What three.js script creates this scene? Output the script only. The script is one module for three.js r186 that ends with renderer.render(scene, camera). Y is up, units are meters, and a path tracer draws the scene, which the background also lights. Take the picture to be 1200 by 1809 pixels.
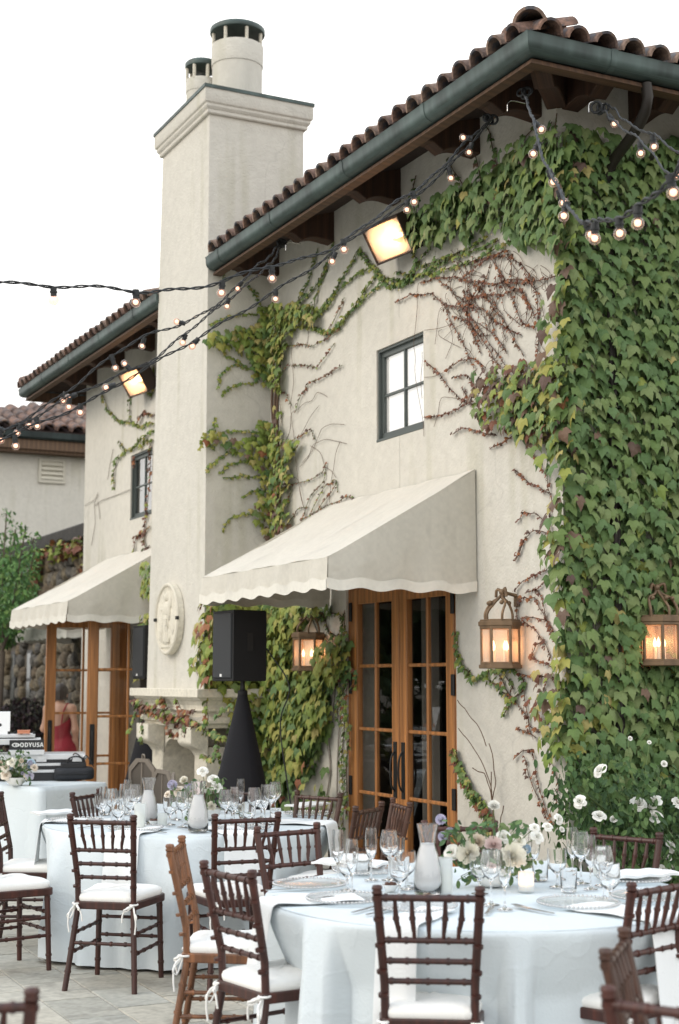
import * as THREE from 'three';
import { mergeGeometries, toCreasedNormals } from 'three/addons/utils/BufferGeometryUtils.js';
import { MarchingCubes } from 'three/addons/objects/MarchingCubes.js';
import { FontLoader } from 'three/addons/loaders/FontLoader.js';
import { TextGeometry } from 'three/addons/geometries/TextGeometry.js';

// ------------------------------------------------------------ camera, sky, sun, exposure
const scene = new THREE.Scene();
const FOC = 2584, EYE = 1.66, YAW = 26.39 * Math.PI / 180, PITCH = Math.atan(295.5 / FOC);
const camera = new THREE.PerspectiveCamera(2 * Math.atan(904.5 / FOC) * 180 / Math.PI, 679 / 1024, 0.1, 400);
const FWD = new THREE.Vector3(-Math.cos(YAW) * Math.cos(PITCH), Math.sin(PITCH), -Math.sin(YAW) * Math.cos(PITCH));
camera.position.set(0, EYE, 0);
camera.lookAt(new THREE.Vector3(0, EYE, 0).add(FWD));
camera.filmGauge = 56; camera.focus = 8.6; camera.userData.fStop = 4.5;
camera.updateMatrixWorld();
scene.add(camera);

const renderer = new THREE.WebGLRenderer({ antialias: true });
renderer.setSize(679, 1024);
renderer.toneMapping = THREE.LinearToneMapping;
renderer.toneMappingExposure = 1.15;
renderer.shadowMap.enabled = true;

{ // pale evening sky: milky near the horizon, a little bluer overhead
  const w = 128, h = 64, d = new Float32Array(w * h * 4);
  for (let j = 0; j < h; j++) {
    const el = ((j + 0.5) / h - 0.5) * Math.PI;             // row 0 looks straight down
    const t = Math.min(1, Math.max(0, (el - 0.40) / 0.9)), s = t * t * (3 - 2 * t);
    for (let i = 0; i < w; i++) {
      const c = el < 0 ? [0.55, 0.54, 0.5] : [1.52 - 0.44 * s, 1.50 - 0.22 * s, 1.46 + 0.06 * s];
      d.set([...c, 1], (j * w + i) * 4);
    }
  }
  const t = new THREE.DataTexture(d, w, h, THREE.RGBAFormat, THREE.FloatType);
  t.mapping = THREE.EquirectangularReflectionMapping; t.magFilter = THREE.LinearFilter; t.minFilter = THREE.LinearFilter; t.needsUpdate = true;
  scene.background = t; scene.environment = t; scene.backgroundIntensity = 1; scene.environmentIntensity = 1;
}
const sun = new THREE.DirectionalLight(0xfff0dc, 1.0);
sun.position.set(-12, 20, 26); sun.target.position.set(-9, 0, -4);
sun.castShadow = true; sun.shadow.radius = 50; sun.shadow.mapSize.set(2048, 2048);
Object.assign(sun.shadow.camera, { left: -22, right: 22, top: 22, bottom: -22, near: 1, far: 90 });
scene.add(sun, sun.target);

// ------------------------------------------------------------ helpers
const V = (x, y, z) => new THREE.Vector3(x, y, z);
const PI = Math.PI, D = PI / 180;
let seed = 12345;
function rnd() { seed |= 0; seed = seed + 0x6D2B79F5 | 0; let t = Math.imul(seed ^ seed >>> 15, 1 | seed); t = t + Math.imul(t ^ t >>> 7, 61 | t) ^ t; return ((t ^ t >>> 14) >>> 0) / 4294967296; }
const rr = (a, b) => a + (b - a) * rnd(), pick = a => a[Math.floor(rnd() * a.length)];
// surveying: a sight line of the photograph (1200 x 1809 px) met with a plane of the place gives a point of the place
const RT = V(Math.sin(YAW), 0, -Math.cos(YAW)), UPV = V().crossVectors(RT, FWD), EYEP = V(0, EYE, 0);
const ray = (x, y) => FWD.clone().addScaledVector(RT, (x - 600) / FOC).addScaledVector(UPV, -(y - 904.5) / FOC);
function on(x, y, axis, v) { const d = ray(x, y); return EYEP.clone().addScaledVector(d, (v - EYEP[axis]) / d[axis]); }
const atDepth = (x, y, d) => EYEP.clone().addScaledVector(ray(x, y), d);
function proj(p) { const v = p.clone().sub(EYEP), z = v.dot(FWD); return [600 + FOC * v.dot(RT) / z, 904.5 - FOC * v.dot(UPV) / z, z]; }
const WZ = -5.35, EX = -7.6, CX = -12.22, CZ = -4.72, TH = 0.765;
const onWall = (x, y, o = 0) => on(x, y, 'z', WZ + o), onEnd = (x, y, o = 0) => on(x, y, 'x', EX + o), onTable = (x, y) => on(x, y, 'y', TH);

const used = new Map();
function numbered(n) { const k = used.get(n) || 0; used.set(n, k + 1); return k ? n + '_' + String(k).padStart(3, '0') : n; }
function tag(o, label, category, group) { o.userData.label = label; if (category) o.userData.category = category; if (group) o.userData.group = group; return o; }
function thing(name, label, category, pos, turn = 0, group) {
  const o = new THREE.Group(); o.name = numbered(name); scene.add(o);
  if (pos) o.position.copy(Array.isArray(pos) ? V(...pos) : pos);
  o.rotation.y = turn; tag(o, label, category, group); return o;
}
function flat(g) { if (g.index) g = g.toNonIndexed(); for (const k of Object.keys(g.attributes)) if (!['position', 'normal', 'uv'].includes(k)) g.deleteAttribute(k); if (!g.attributes.uv) g.setAttribute('uv', new THREE.BufferAttribute(new Float32Array(g.attributes.position.count * 2), 2)); return g; }
function merge(gs) { gs = (Array.isArray(gs) ? gs : [gs]).map(flat); return gs.length === 1 ? gs[0] : mergeGeometries(gs); }
function part(name, gs, mat, parent, pos) {
  const m = new THREE.Mesh(gs.isBufferGeometry ? gs : merge(gs), mat); m.name = name; m.castShadow = m.receiveShadow = true;
  if (pos) m.position.copy(pos);
  (parent || scene).add(m); return m;
}
function solo(name, gs, mat, label, category, group) { return tag(part(numbered(name), gs, mat), label, category, group); }
function structure(name, gs, mat) { const m = part(name, gs, mat); m.userData.kind = 'structure'; return m; }
function copyOf(o, label, pos, turn, group) {
  const c = o.clone(); c.name = numbered(o.name.replace(/_\d{3}$/, '')); c.userData = { ...o.userData };
  if (label) c.userData.label = label; if (group) c.userData.group = group;
  if (pos) c.position.copy(Array.isArray(pos) ? V(...pos) : pos); if (turn !== undefined) c.rotation.set(0, turn, 0);
  scene.add(c); return c;
}
// a box with uv in metres and slightly chamfered look
function box(w, h, d, x = 0, y = 0, z = 0, b = 0) {
  let g;
  if (b > 0) {
    const s = new THREE.Shape(), a = w / 2 - b, c = h / 2 - b;
    s.moveTo(-a, -c); s.lineTo(a, -c); s.lineTo(a, c); s.lineTo(-a, c); s.closePath();
    g = new THREE.ExtrudeGeometry(s, { depth: d - 2 * b, bevelEnabled: true, bevelSize: b, bevelThickness: b, bevelSegments: 1 });
    g = planarUV(flat(g.translate(0, 0, -(d - 2 * b) / 2).translate(x, y, z))); return g;
  } else {
    g = new THREE.BoxGeometry(w, h, d); const n = g.attributes.normal, p = g.attributes.position, u = g.attributes.uv;
    for (let i = 0; i < u.count; i++) { const X = p.getX(i) + x, Y = p.getY(i) + y, Z = p.getZ(i) + z; if (Math.abs(n.getX(i)) > .5) u.setXY(i, Z, Y); else if (Math.abs(n.getY(i)) > .5) u.setXY(i, X, Z); else u.setXY(i, X, Y); }
  }
  return flat(g).translate(x, y, z);
}
function planarUV(g) { const n = g.attributes.normal, p = g.attributes.position, u = g.attributes.uv; for (let i = 0; i < u.count; i++) { const a = Math.abs(n.getX(i)), b = Math.abs(n.getY(i)), c = Math.abs(n.getZ(i)); if (a >= b && a >= c) u.setXY(i, p.getZ(i), p.getY(i)); else if (b >= c) u.setXY(i, p.getX(i), p.getZ(i)); else u.setXY(i, p.getX(i), p.getY(i)); } return g; }
const tube = (pts, r, n = 24, k = 6, closed = false) => flat(new THREE.TubeGeometry(new THREE.CatmullRomCurve3(pts, closed, 'centripetal'), n, r, k, closed));
function stick(a, b, r0, r1 = r0, k = 8) {
  const d = b.clone().sub(a), g = new THREE.CylinderGeometry(r1, r0, d.length(), k);
  g.applyMatrix4(new THREE.Matrix4().compose(a.clone().add(b).multiplyScalar(.5), new THREE.Quaternion().setFromUnitVectors(V(0, 1, 0), d.normalize()), V(1, 1, 1))); return flat(g);
}
const lathe = (pts, k = 20) => flat(new THREE.LatheGeometry(pts.map(p => new THREE.Vector2(p[0], p[1])), k));
// a profile [out, up] carried along a level path [x, z] with mitred corners; 'out' points to the left of the direction of travel
function sweep(path, prof, closed = false, crease = 0.5) {
  const n = path.length, rows = [];
  for (let i = 0; i < n; i++) {
    const a = path[(i - 1 + n) % n], b = path[i], c = path[(i + 1) % n];
    const dir = (p, q) => { const x = q[0] - p[0], z = q[1] - p[1], l = Math.hypot(x, z); return [x / l, z / l]; };
    let d0 = closed || i > 0 ? dir(a, b) : dir(b, c), d1 = closed || i < n - 1 ? dir(b, c) : d0;
    const n0 = [d0[1], -d0[0]], n1 = [d1[1], -d1[0]], k = 1 + n0[0] * n1[0] + n0[1] * n1[1], m = [(n0[0] + n1[0]) / k, (n0[1] + n1[1]) / k];
    rows.push(prof.map(([o, y]) => [b[0] + m[0] * o, y, b[1] + m[1] * o]));
  }
  const pos = [], q = (a, b, c, d) => pos.push(...a, ...b, ...c, ...a, ...c, ...d), P = prof.length;
  for (let i = 0; i < (closed ? n : n - 1); i++) { const A = rows[i], B = rows[(i + 1) % n]; for (let j = 0; j < P; j++) { const k = (j + 1) % P; q(A[j], B[j], B[k], A[k]); } }
  if (!closed) {
    const tri = THREE.ShapeUtils.triangulateShape(prof.map(p => new THREE.Vector2(...p)), []);
    for (const [a, b, c] of tri) { pos.push(...rows[0][a], ...rows[0][b], ...rows[0][c]); pos.push(...rows[n - 1][c], ...rows[n - 1][b], ...rows[n - 1][a]); }
  }
  let g = new THREE.BufferGeometry(); g.setAttribute('position', new THREE.Float32BufferAttribute(pos, 3)); g.computeVertexNormals();
  g = toCreasedNormals(g, crease); g.setAttribute('uv', new THREE.BufferAttribute(new Float32Array(pos.length / 3 * 2), 2)); return planarUV(g);
}
// sheet from a grid of points p(i, j); smooth normals
function sheet(nu, nv, p, thick = 0) {
  const pos = [], uv = [], idx = [];
  for (let j = 0; j <= nv; j++) for (let i = 0; i <= nu; i++) { const q = p(i / nu, j / nv); pos.push(q.x, q.y, q.z); uv.push(q.u ?? i / nu, q.v ?? j / nv); }
  for (let j = 0; j < nv; j++) for (let i = 0; i < nu; i++) { const a = j * (nu + 1) + i, b = a + 1, c = a + nu + 1, d = c + 1; idx.push(a, b, d, a, d, c); }
  const g = new THREE.BufferGeometry(); g.setAttribute('position', new THREE.Float32BufferAttribute(pos, 3)); g.setAttribute('uv', new THREE.Float32BufferAttribute(uv, 2)); g.setIndex(idx); g.computeVertexNormals();
  if (!thick) return flat(g);
  const n = g.attributes.normal, P = g.attributes.position, N = P.count, back = new Float32Array(N * 3);
  for (let i = 0; i < N; i++) { back[i * 3] = P.getX(i) - n.getX(i) * thick; back[i * 3 + 1] = P.getY(i) - n.getY(i) * thick; back[i * 3 + 2] = P.getZ(i) - n.getZ(i) * thick; }
  const h = g.clone(); h.setAttribute('position', new THREE.BufferAttribute(back, 3)); const hi = idx.slice(); for (let i = 0; i < hi.length; i += 3) [hi[i], hi[i + 1]] = [hi[i + 1], hi[i]]; h.setIndex(hi); h.computeVertexNormals();
  const rim = [], at = (arr, i) => [arr[i * 3], arr[i * 3 + 1], arr[i * 3 + 2]], ring = [];
  for (let i = 0; i < nu; i++) ring.push(i); for (let j = 0; j < nv; j++) ring.push(j * (nu + 1) + nu); for (let i = nu; i > 0; i--) ring.push(nv * (nu + 1) + i); for (let j = nv; j > 0; j--) ring.push(j * (nu + 1));
  for (let k = 0; k < ring.length; k++) { const a = ring[k], b = ring[(k + 1) % ring.length]; rim.push(...at(pos, a), ...at(back, a), ...at(back, b), ...at(pos, a), ...at(back, b), ...at(pos, b)); }
  const r = new THREE.BufferGeometry(); r.setAttribute('position', new THREE.Float32BufferAttribute(rim, 3)); r.computeVertexNormals();
  return merge([g, h, r]);
}

// ------------------------------------------------------------ textures
const hash = (x, y, s) => { let h = Math.imul(x, 374761393) + Math.imul(y, 668265263) + Math.imul(s, 974711) | 0; h = Math.imul(h ^ h >>> 13, 1274126177); return ((h ^ h >>> 16) >>> 0) / 4294967296; };
function vn(u, v, px, py, s) { const x = u * px, y = v * py, i = Math.floor(x), j = Math.floor(y), f = x - i, g = y - j, a = f * f * (3 - 2 * f), b = g * g * (3 - 2 * g), m = (p, q) => hash(((p % px) + px) % px, ((q % py) + py) % py, s); return (m(i, j) * (1 - a) + m(i + 1, j) * a) * (1 - b) + (m(i, j + 1) * (1 - a) + m(i + 1, j + 1) * a) * b; }
const fbm = (u, v, p, s, o = 4, q = p) => { let t = 0, a = .5, k = 0; for (let i = 0; i < o; i++) { t += a * vn(u, v, p << i, q << i, s + i); k += a; a *= .55; } return t / k; };
function tex(n, fn, rx = 1, ry = rx, color = true) {
  const d = new Uint8Array(n * n * 4);
  for (let j = 0; j < n; j++) for (let i = 0; i < n; i++) { const c = fn(i / n, j / n); for (let k = 0; k < 3; k++) d[(j * n + i) * 4 + k] = Math.max(0, Math.min(255, 255 * (c.length ? c[k] : c))); d[(j * n + i) * 4 + 3] = 255; }
  const t = new THREE.DataTexture(d, n, n); t.wrapS = t.wrapT = THREE.RepeatWrapping; t.magFilter = THREE.LinearFilter; t.minFilter = THREE.LinearMipmapLinearFilter; t.generateMipmaps = true; t.anisotropy = 8; t.repeat.set(rx, ry); if (color) t.colorSpace = THREE.SRGBColorSpace; t.needsUpdate = true; return t;
}
const std = (r, g, b, rough = .8, o = {}) => { const m = new THREE.MeshStandardMaterial({ roughness: rough, side: THREE.DoubleSide, ...o }); m.color.setRGB(r, g, b); return m; };
const phys = (r, g, b, rough, o = {}) => { const m = new THREE.MeshPhysicalMaterial({ roughness: rough, side: THREE.DoubleSide, ...o }); m.color.setRGB(r, g, b); return m; };
const lev = (x, a, b) => Math.max(0, Math.min(1, (x - a) / (b - a)));
const T = {};
// trowelled stucco: broad patches, fine grit, a few rusty-grey drips
T.stucco = tex(512, (u, v) => { const a = fbm(u, v, 3, 1, 5), b = fbm(u, v, 60, 7, 2), s = lev(fbm(u, v, 22, 11, 3, 2), .58, .8) * .09, cr = lev(.006 - Math.abs(fbm(u, v, 2, 15, 5) - .47), 0, .006) * lev(fbm(u, v, 3, 19, 2), .5, .6) * .045; const k = .90 + .055 * (a - .5) + .05 * (b - .5) - s * .5 - cr; return [k * 1.0, k * .985, k * .955 - s * .2]; }, 1 / 3.1);
T.stuccoB = tex(512, (u, v) => .55 * fbm(u, v, 90, 21, 2) + .45 * fbm(u, v, 12, 27, 4), 1 / 1.3, 1 / 1.3, false);
T.wood = tex(512, (u, v) => { const g = fbm(u, v, 36, 31, 4, 2), k = fbm(u, v, 5, 37, 3, 1), q = .70 + .36 * (g - .5) + .30 * (k - .5); return [q, q * .93, q * .84]; }, 5, 1.3);
T.cloth = tex(256, (u, v) => .5 + .25 * Math.sin(u * 2 * PI * 64) * Math.sin(v * 2 * PI * 64) + .25 * (fbm(u, v, 40, 41, 2) - .5), 6, 6, false);
T.linen = tex(512, (u, v) => { const a = fbm(u, v, 5, 121, 4), c = Math.max(0, 1 - Math.abs(fbm(u, v, 4, 125, 3) - .5) * 26), d = Math.max(0, 1 - Math.abs(fbm(u, v, 7, 129, 3) - .48) * 30), w = vn(u, v, 200, 200, 133); return .35 + .25 * (a - .5) + .22 * c + .12 * d + .12 * w; }, .9, .9, false);
T.canvas = tex(256, (u, v) => { const a = fbm(u, v, 3, 51, 4), b = fbm(u, v, 40, 52, 2), d = lev(fbm(u, v, 9, 53, 4, 3), .64, .8) * .04; const k = .92 + .05 * (a - .5) + .05 * (b - .5) - d; return [k, k * .985, k * .955]; }, 1);
T.stone = tex(256, (u, v) => { const a = fbm(u, v, 4, 61, 5), b = fbm(u, v, 30, 62, 2); const k = .62 + .5 * (a - .5) + .35 * (b - .5); return [k, k * .97, k * .92]; }, 1.3);
T.paver = tex(256, (u, v) => { const a = fbm(u, v, 3, 71, 5), b = fbm(u, v, 50, 72, 2), c = lev(fbm(u, v, 7, 73, 4), .6, .75) * .12; const k = .80 + .20 * (a - .5) + .14 * (b - .5) - c * .7; return [k, k * .985, k * .95]; }, .8);
T.clay = tex(256, (u, v) => { const a = fbm(u, v, 4, 81, 5), b = fbm(u, v, 26, 82, 3), l = lev(fbm(u, v, 9, 83, 4), .56, .7); const k = .7 + .5 * (a - .5) + .35 * (b - .5); return [k * (1 - .25 * l), k * (.92 - .1 * l), k * (.86 + .05 * l)]; }, 2);
T.patina = tex(256, (u, v) => { const a = fbm(u, v, 3, 91, 4), b = fbm(u, v, 20, 92, 3, 5), k = .62 + .5 * (a - .5) + .3 * (b - .5); return [k * .96, k, k * .99]; }, .7);
T.lime = tex(256, (u, v) => { const a = fbm(u, v, 4, 111, 5), b = fbm(u, v, 40, 112, 2), c = lev(fbm(u, v, 8, 113, 4), .6, .75) * .08, k = .88 + .10 * (a - .5) + .10 * (b - .5) - c; return [k, k * .985, k * .95]; }, 1.3);
T.relief = tex(256, (u, v) => fbm(u, v, 6, 101, 5), 6, 6, false);
const M = {
  stucco: std(.75, .742, .708, .95, { map: T.stucco, bumpMap: T.stuccoB, bumpScale: .005 }),
  trim: std(.80, .78, .73, .9, { map: T.stucco, bumpMap: T.stuccoB, bumpScale: .004 }),
  limestone: std(.90, .87, .79, .85, { map: T.lime, bumpMap: T.stuccoB, bumpScale: .004 }),
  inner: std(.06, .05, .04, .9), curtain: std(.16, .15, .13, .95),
  patina: std(.165, .215, .205, .5, { map: T.patina, metalness: .2 }),
  patinaDark: std(.07, .09, .09, .5, { map: T.patina, metalness: .35 }),
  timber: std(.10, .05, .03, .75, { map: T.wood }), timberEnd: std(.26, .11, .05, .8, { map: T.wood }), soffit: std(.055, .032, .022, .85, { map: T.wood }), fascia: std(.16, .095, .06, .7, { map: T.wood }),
  clay: [[.34, .245, .215], [.31, .24, .22], [.39, .28, .24], [.28, .225, .21], [.42, .345, .305]].map(c => std(...c, .9, { map: T.clay, bumpMap: T.relief, bumpScale: .004 })),
  roofBase: std(.07, .035, .028, .95),
  door: std(.78, .39, .155, .4, { map: T.wood }), doorDark: std(.70, .33, .13, .5, { map: T.wood }),
  iron: std(.03, .03, .03, .5, { metalness: .6 }), blackMetal: std(.02, .02, .02, .45, { metalness: .4 }), winFrame: std(.075, .09, .085, .5),
  pane: phys(1, 1, 1, 0, { transmission: 1, thickness: 0, ior: 1.55 }), paneUp: phys(1, 1, 1, .02, { transmission: 1, thickness: 0, ior: 3.2 }),
  blind: std(.85, .85, .83, .9),
  canvas: phys(.80, .785, .735, .9, { transmission: .18, thickness: 0, ior: 1.4, map: T.canvas, bumpMap: T.cloth, bumpScale: .0015 }), canvasTrim: std(.83, .825, .79, .9, { map: T.canvas }),
  cloth: phys(.63, .69, .72, .85, { bumpMap: T.linen, bumpScale: .006, sheen: .25 }), napkin: phys(.79, .81, .815, .85, { bumpMap: T.linen, bumpScale: .003, sheen: .2 }),
  cushion: phys(.82, .81, .78, .85, { bumpMap: T.linen, bumpScale: .005, sheen: .2 }), tie: std(.84, .83, .80, .85),
  mahogany: phys(.085, .023, .015, .42, { map: T.wood, clearcoat: .12, clearcoatRoughness: .35 }), honey: phys(.34, .155, .07, .42, { map: T.wood, clearcoat: .25, clearcoatRoughness: .35 }),
  walnut: phys(.11, .047, .028, .44, { map: T.wood, clearcoat: .12, clearcoatRoughness: .35 }),
  paver: [[.66, .655, .61], [.70, .69, .64], [.63, .63, .59], [.68, .66, .60], [.65, .66, .63]].map(c => std(...c, .8, { map: T.paver, bumpMap: T.relief, bumpScale: .002 })),
  grout: std(.36, .35, .32, .95), earth: std(.10, .085, .06, 1),
  glass: phys(1, 1, 1, 0, { transmission: 1, thickness: .002, ior: 1.5 }), water: phys(.96, .97, .97, .4, { transmission: .2, thickness: .05, ior: 1.33 }),
  frosted: phys(.93, .95, .95, .55, { transmission: .75, thickness: 0, ior: 1.45 }), wax: std(.85, .82, .72, .6),
  silver: std(.55, .55, .55, .25, { metalness: 1 }), chargerRim: phys(.95, .96, .96, .12, { transmission: .8, thickness: 0, ior: 1.5 }), china: phys(.82, .82, .80, .2, { clearcoat: .5 }),
  speaker: std(.010, .010, .011, .75), grille: std(.028, .030, .033, .8, { bumpMap: T.cloth, bumpScale: .003 }), skirt: std(.008, .008, .011, .95), white: std(.8, .8, .78, .6),
  bronze: std(.46, .27, .155, .55, { metalness: .25, map: T.patina }), seedy: phys(1, .93, .86, .38, { transmission: .95, thickness: 0, ior: 1.5 }),
  stem: std(.12, .075, .05, .9), stemRed: std(.10, .05, .035, .9), stemGrey: std(.30, .27, .235, .95), bark: std(.14, .11, .085, .95), greenStem: std(.10, .15, .05, .8),
  cable: std(.018, .02, .022, .6),
};
// ------------------------------------------------------------ ground: earth sheet, paved terrace
structure('ground', [new THREE.PlaneGeometry(500, 500).rotateX(-PI / 2).translate(0, -.05, 0)], M.earth);
{
  const terrace = structure('terrace', [box(26, .04, 14.4, -9.6, -.022, 1.75)], M.grout);
  const variants = [0, 1, 2, 3].map(() => {
    const L = .452, Wd = .290, g = box(L, .03, Wd, 0, 0, 0, .004), u = g.attributes.uv, p = g.attributes.position, o = rr(0, 1), q = rr(0, 1);
    for (let i = 0; i < u.count; i++) u.setXY(i, p.getX(i) + o, p.getZ(i) + q); return g;
  });
  const far = [];
  for (let r = -11; r < 30; r++) for (let c = -34; c < 3; c++) {
    const z = -2.24 + r * .298, x = -7.44 + c * .46 + (((r % 3) + 3) % 3) * .157, y = -.0105 + rr(-.0012, .0012);
    if (x < -22 || x > 2 || z < -5.2) continue;
    const q = proj(V(x, 0, z)), seen = q[2] > 1 && q[0] > -60 && q[0] < 1260 && q[1] > 1400 && q[1] < 1880;
    if (seen && q[2] < 13) { const m = part('paving_stone', pick(variants), pick(M.paver), terrace, V(x, y, z)); m.rotation.y = rnd() < .5 ? 0 : PI; }
    else far.push([x, y, z]);
  }
  const im = new THREE.InstancedMesh(variants[0], M.paver[0], far.length); far.forEach((p, i) => im.setMatrixAt(i, new THREE.Matrix4().makeTranslation(...p)));
  im.name = 'far_paving'; im.userData.kind = 'stuff'; im.receiveShadow = true; terrace.add(im);
}

// ------------------------------------------------------------ villa
const XR = -6.95, XL = -19.05, ZF = -4.7, ZB = -12.3, YG = 5.48, SL = .325;   // eave lines, gutter lip height, roof slope
const villa = thing('villa', 'two storey cream stucco villa with clay tile roof, wide chimney and timber french doors', 'house', [0, 0, 0]);
const DOORS = [[-10.66, -8.93], [-16.72, -14.98]], DTOP = 2.42, DZ = WZ - .07;
{ // walls
  const s = new THREE.Shape(); s.moveTo(-18.15, 0); s.lineTo(-7.6, 0); s.lineTo(-7.6, 5.66); s.lineTo(-18.15, 5.66); s.closePath();
  const hole = (x0, x1, y0, y1) => { const h = new THREE.Path(); h.moveTo(x0, y0); h.lineTo(x0, y1); h.lineTo(x1, y1); h.lineTo(x1, y0); h.closePath(); s.holes.push(h); };
  for (const [a, b] of DOORS) hole(a, b, .015, DTOP);
  hole(-10.12, -9.365, 3.52, 4.263); hole(-16.28, -15.52, 3.50, 4.263);
  const front = new THREE.ExtrudeGeometry(s, { depth: .3, bevelEnabled: false }).translate(0, 0, WZ - .3);
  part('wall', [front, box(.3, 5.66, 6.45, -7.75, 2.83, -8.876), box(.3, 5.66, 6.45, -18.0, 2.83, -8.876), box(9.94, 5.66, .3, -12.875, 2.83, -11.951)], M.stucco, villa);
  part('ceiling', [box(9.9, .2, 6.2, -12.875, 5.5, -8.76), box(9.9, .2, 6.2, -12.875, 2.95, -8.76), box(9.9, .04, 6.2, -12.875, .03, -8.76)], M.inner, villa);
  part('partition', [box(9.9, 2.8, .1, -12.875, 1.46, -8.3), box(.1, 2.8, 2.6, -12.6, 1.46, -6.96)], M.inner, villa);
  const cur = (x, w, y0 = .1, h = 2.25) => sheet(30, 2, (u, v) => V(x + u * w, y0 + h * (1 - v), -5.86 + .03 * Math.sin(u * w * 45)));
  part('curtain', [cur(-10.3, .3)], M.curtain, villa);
  { const x = onWall(706, 700).x, m = std(.5, .48, .43, .95); part('control_joint', [box(.005, 1.1, .002, x, 5.0, WZ + .0012)], m, villa); part('control_joint', [box(.005, .42, .002, x, 3.3, WZ + .0012)], m, villa); }
}
const gprof = (() => { // ogee-like half round gutter: [out, up] from the roof edge
  const p = [[-.13, YG - .02]]; for (let i = 0; i <= 10; i++) { const a = PI + i / 10 * PI; p.push([-.062 + .072 * Math.cos(a), YG - .045 + .064 * Math.sin(a)]); }
  p.push([.012, YG - .01], [.018, YG + .008], [.004, YG + .014], [-.004, YG]); for (let i = 10; i >= 0; i--) { const a = PI + i / 10 * PI; p.push([-.062 + .062 * Math.cos(a), YG - .043 + .053 * Math.sin(a)]); } p.push([-.12, YG - .02]); return p;
})();
const runs = [[[XR, ZB], [XR, ZF], [CX + .02, ZF]], [[-13.56, ZF], [XL, ZF], [XL, ZB]]];
{
  const g = part('gutter', runs.map(r => sweep(r, gprof, false, .7)), M.patina, villa);
  const bandP = gprof.slice(1, 15).map(([o, y]) => [-.065 + (o + .065) * 1.05, YG - .045 + (y - YG + .045) * 1.05]);
  const band = [...bandP, ...bandP.slice().reverse().map(([o, y]) => [-.065 + (o + .065) * .98, YG - .045 + (y - YG + .045) * .98])];
  for (const x of [-8.18, -9.4, -10.75, -11.9, -14.3, -15.5, -16.7, -17.9]) part('gutter_seam', [sweep([[x, ZF], [x - .045, ZF]], band, false, .7)], M.patina, g);
  for (const z of [-5.3, -6.5]) part('gutter_seam', [sweep([[XR, z - .045], [XR, z]], band, false, .7)], M.patina, g);
  // end caps against the chimney
  const cap = new THREE.Shape(gprof.slice(0, 13).map(p => new THREE.Vector2(-p[0], p[1])));
  for (const x of [CX + .028, -13.568]) part('gutter_end', [new THREE.ExtrudeGeometry(cap, { depth: .006, bevelEnabled: false }).rotateY(PI / 2).translate(x - .003, 0, ZF)], M.patina, g);
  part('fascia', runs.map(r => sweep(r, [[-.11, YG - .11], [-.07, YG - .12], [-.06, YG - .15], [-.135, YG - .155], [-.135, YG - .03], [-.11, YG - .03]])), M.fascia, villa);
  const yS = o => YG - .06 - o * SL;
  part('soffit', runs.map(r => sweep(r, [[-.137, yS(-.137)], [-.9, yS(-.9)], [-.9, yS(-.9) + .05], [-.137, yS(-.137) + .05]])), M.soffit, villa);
  // rafter tails with rounded noses
  const s = new THREE.Shape(); s.moveTo(0, -.02); s.lineTo(.31, -.085); s.absarc(.40, -.165, .085, PI * .6, -PI * .55, true); s.lineTo(.30, -.30); s.quadraticCurveTo(.22, -.245, .12, -.26); s.lineTo(0, -.275); s.closePath();
  const raf = new THREE.ExtrudeGeometry(s, { depth: .12, bevelEnabled: true, bevelSize: .006, bevelThickness: .006, bevelSegments: 1 }).rotateY(-PI / 2).translate(.06, 0, 0); planarUV(raf);
  const put = (x, z, ry, k = 1) => { const m = part('rafter', raf, M.timber, villa, V(x, 5.645, z)); m.rotation.y = ry; m.scale.z = k; };
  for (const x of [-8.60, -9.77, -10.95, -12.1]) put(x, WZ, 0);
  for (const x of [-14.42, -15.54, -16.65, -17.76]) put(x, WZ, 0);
  put(-7.6, WZ, PI / 4, 1.35); put(-7.83, WZ, 0); put(EX, -5.46, PI / 2); for (const z of [-6.0, -7.0]) put(EX, z, PI / 2);
}
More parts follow.
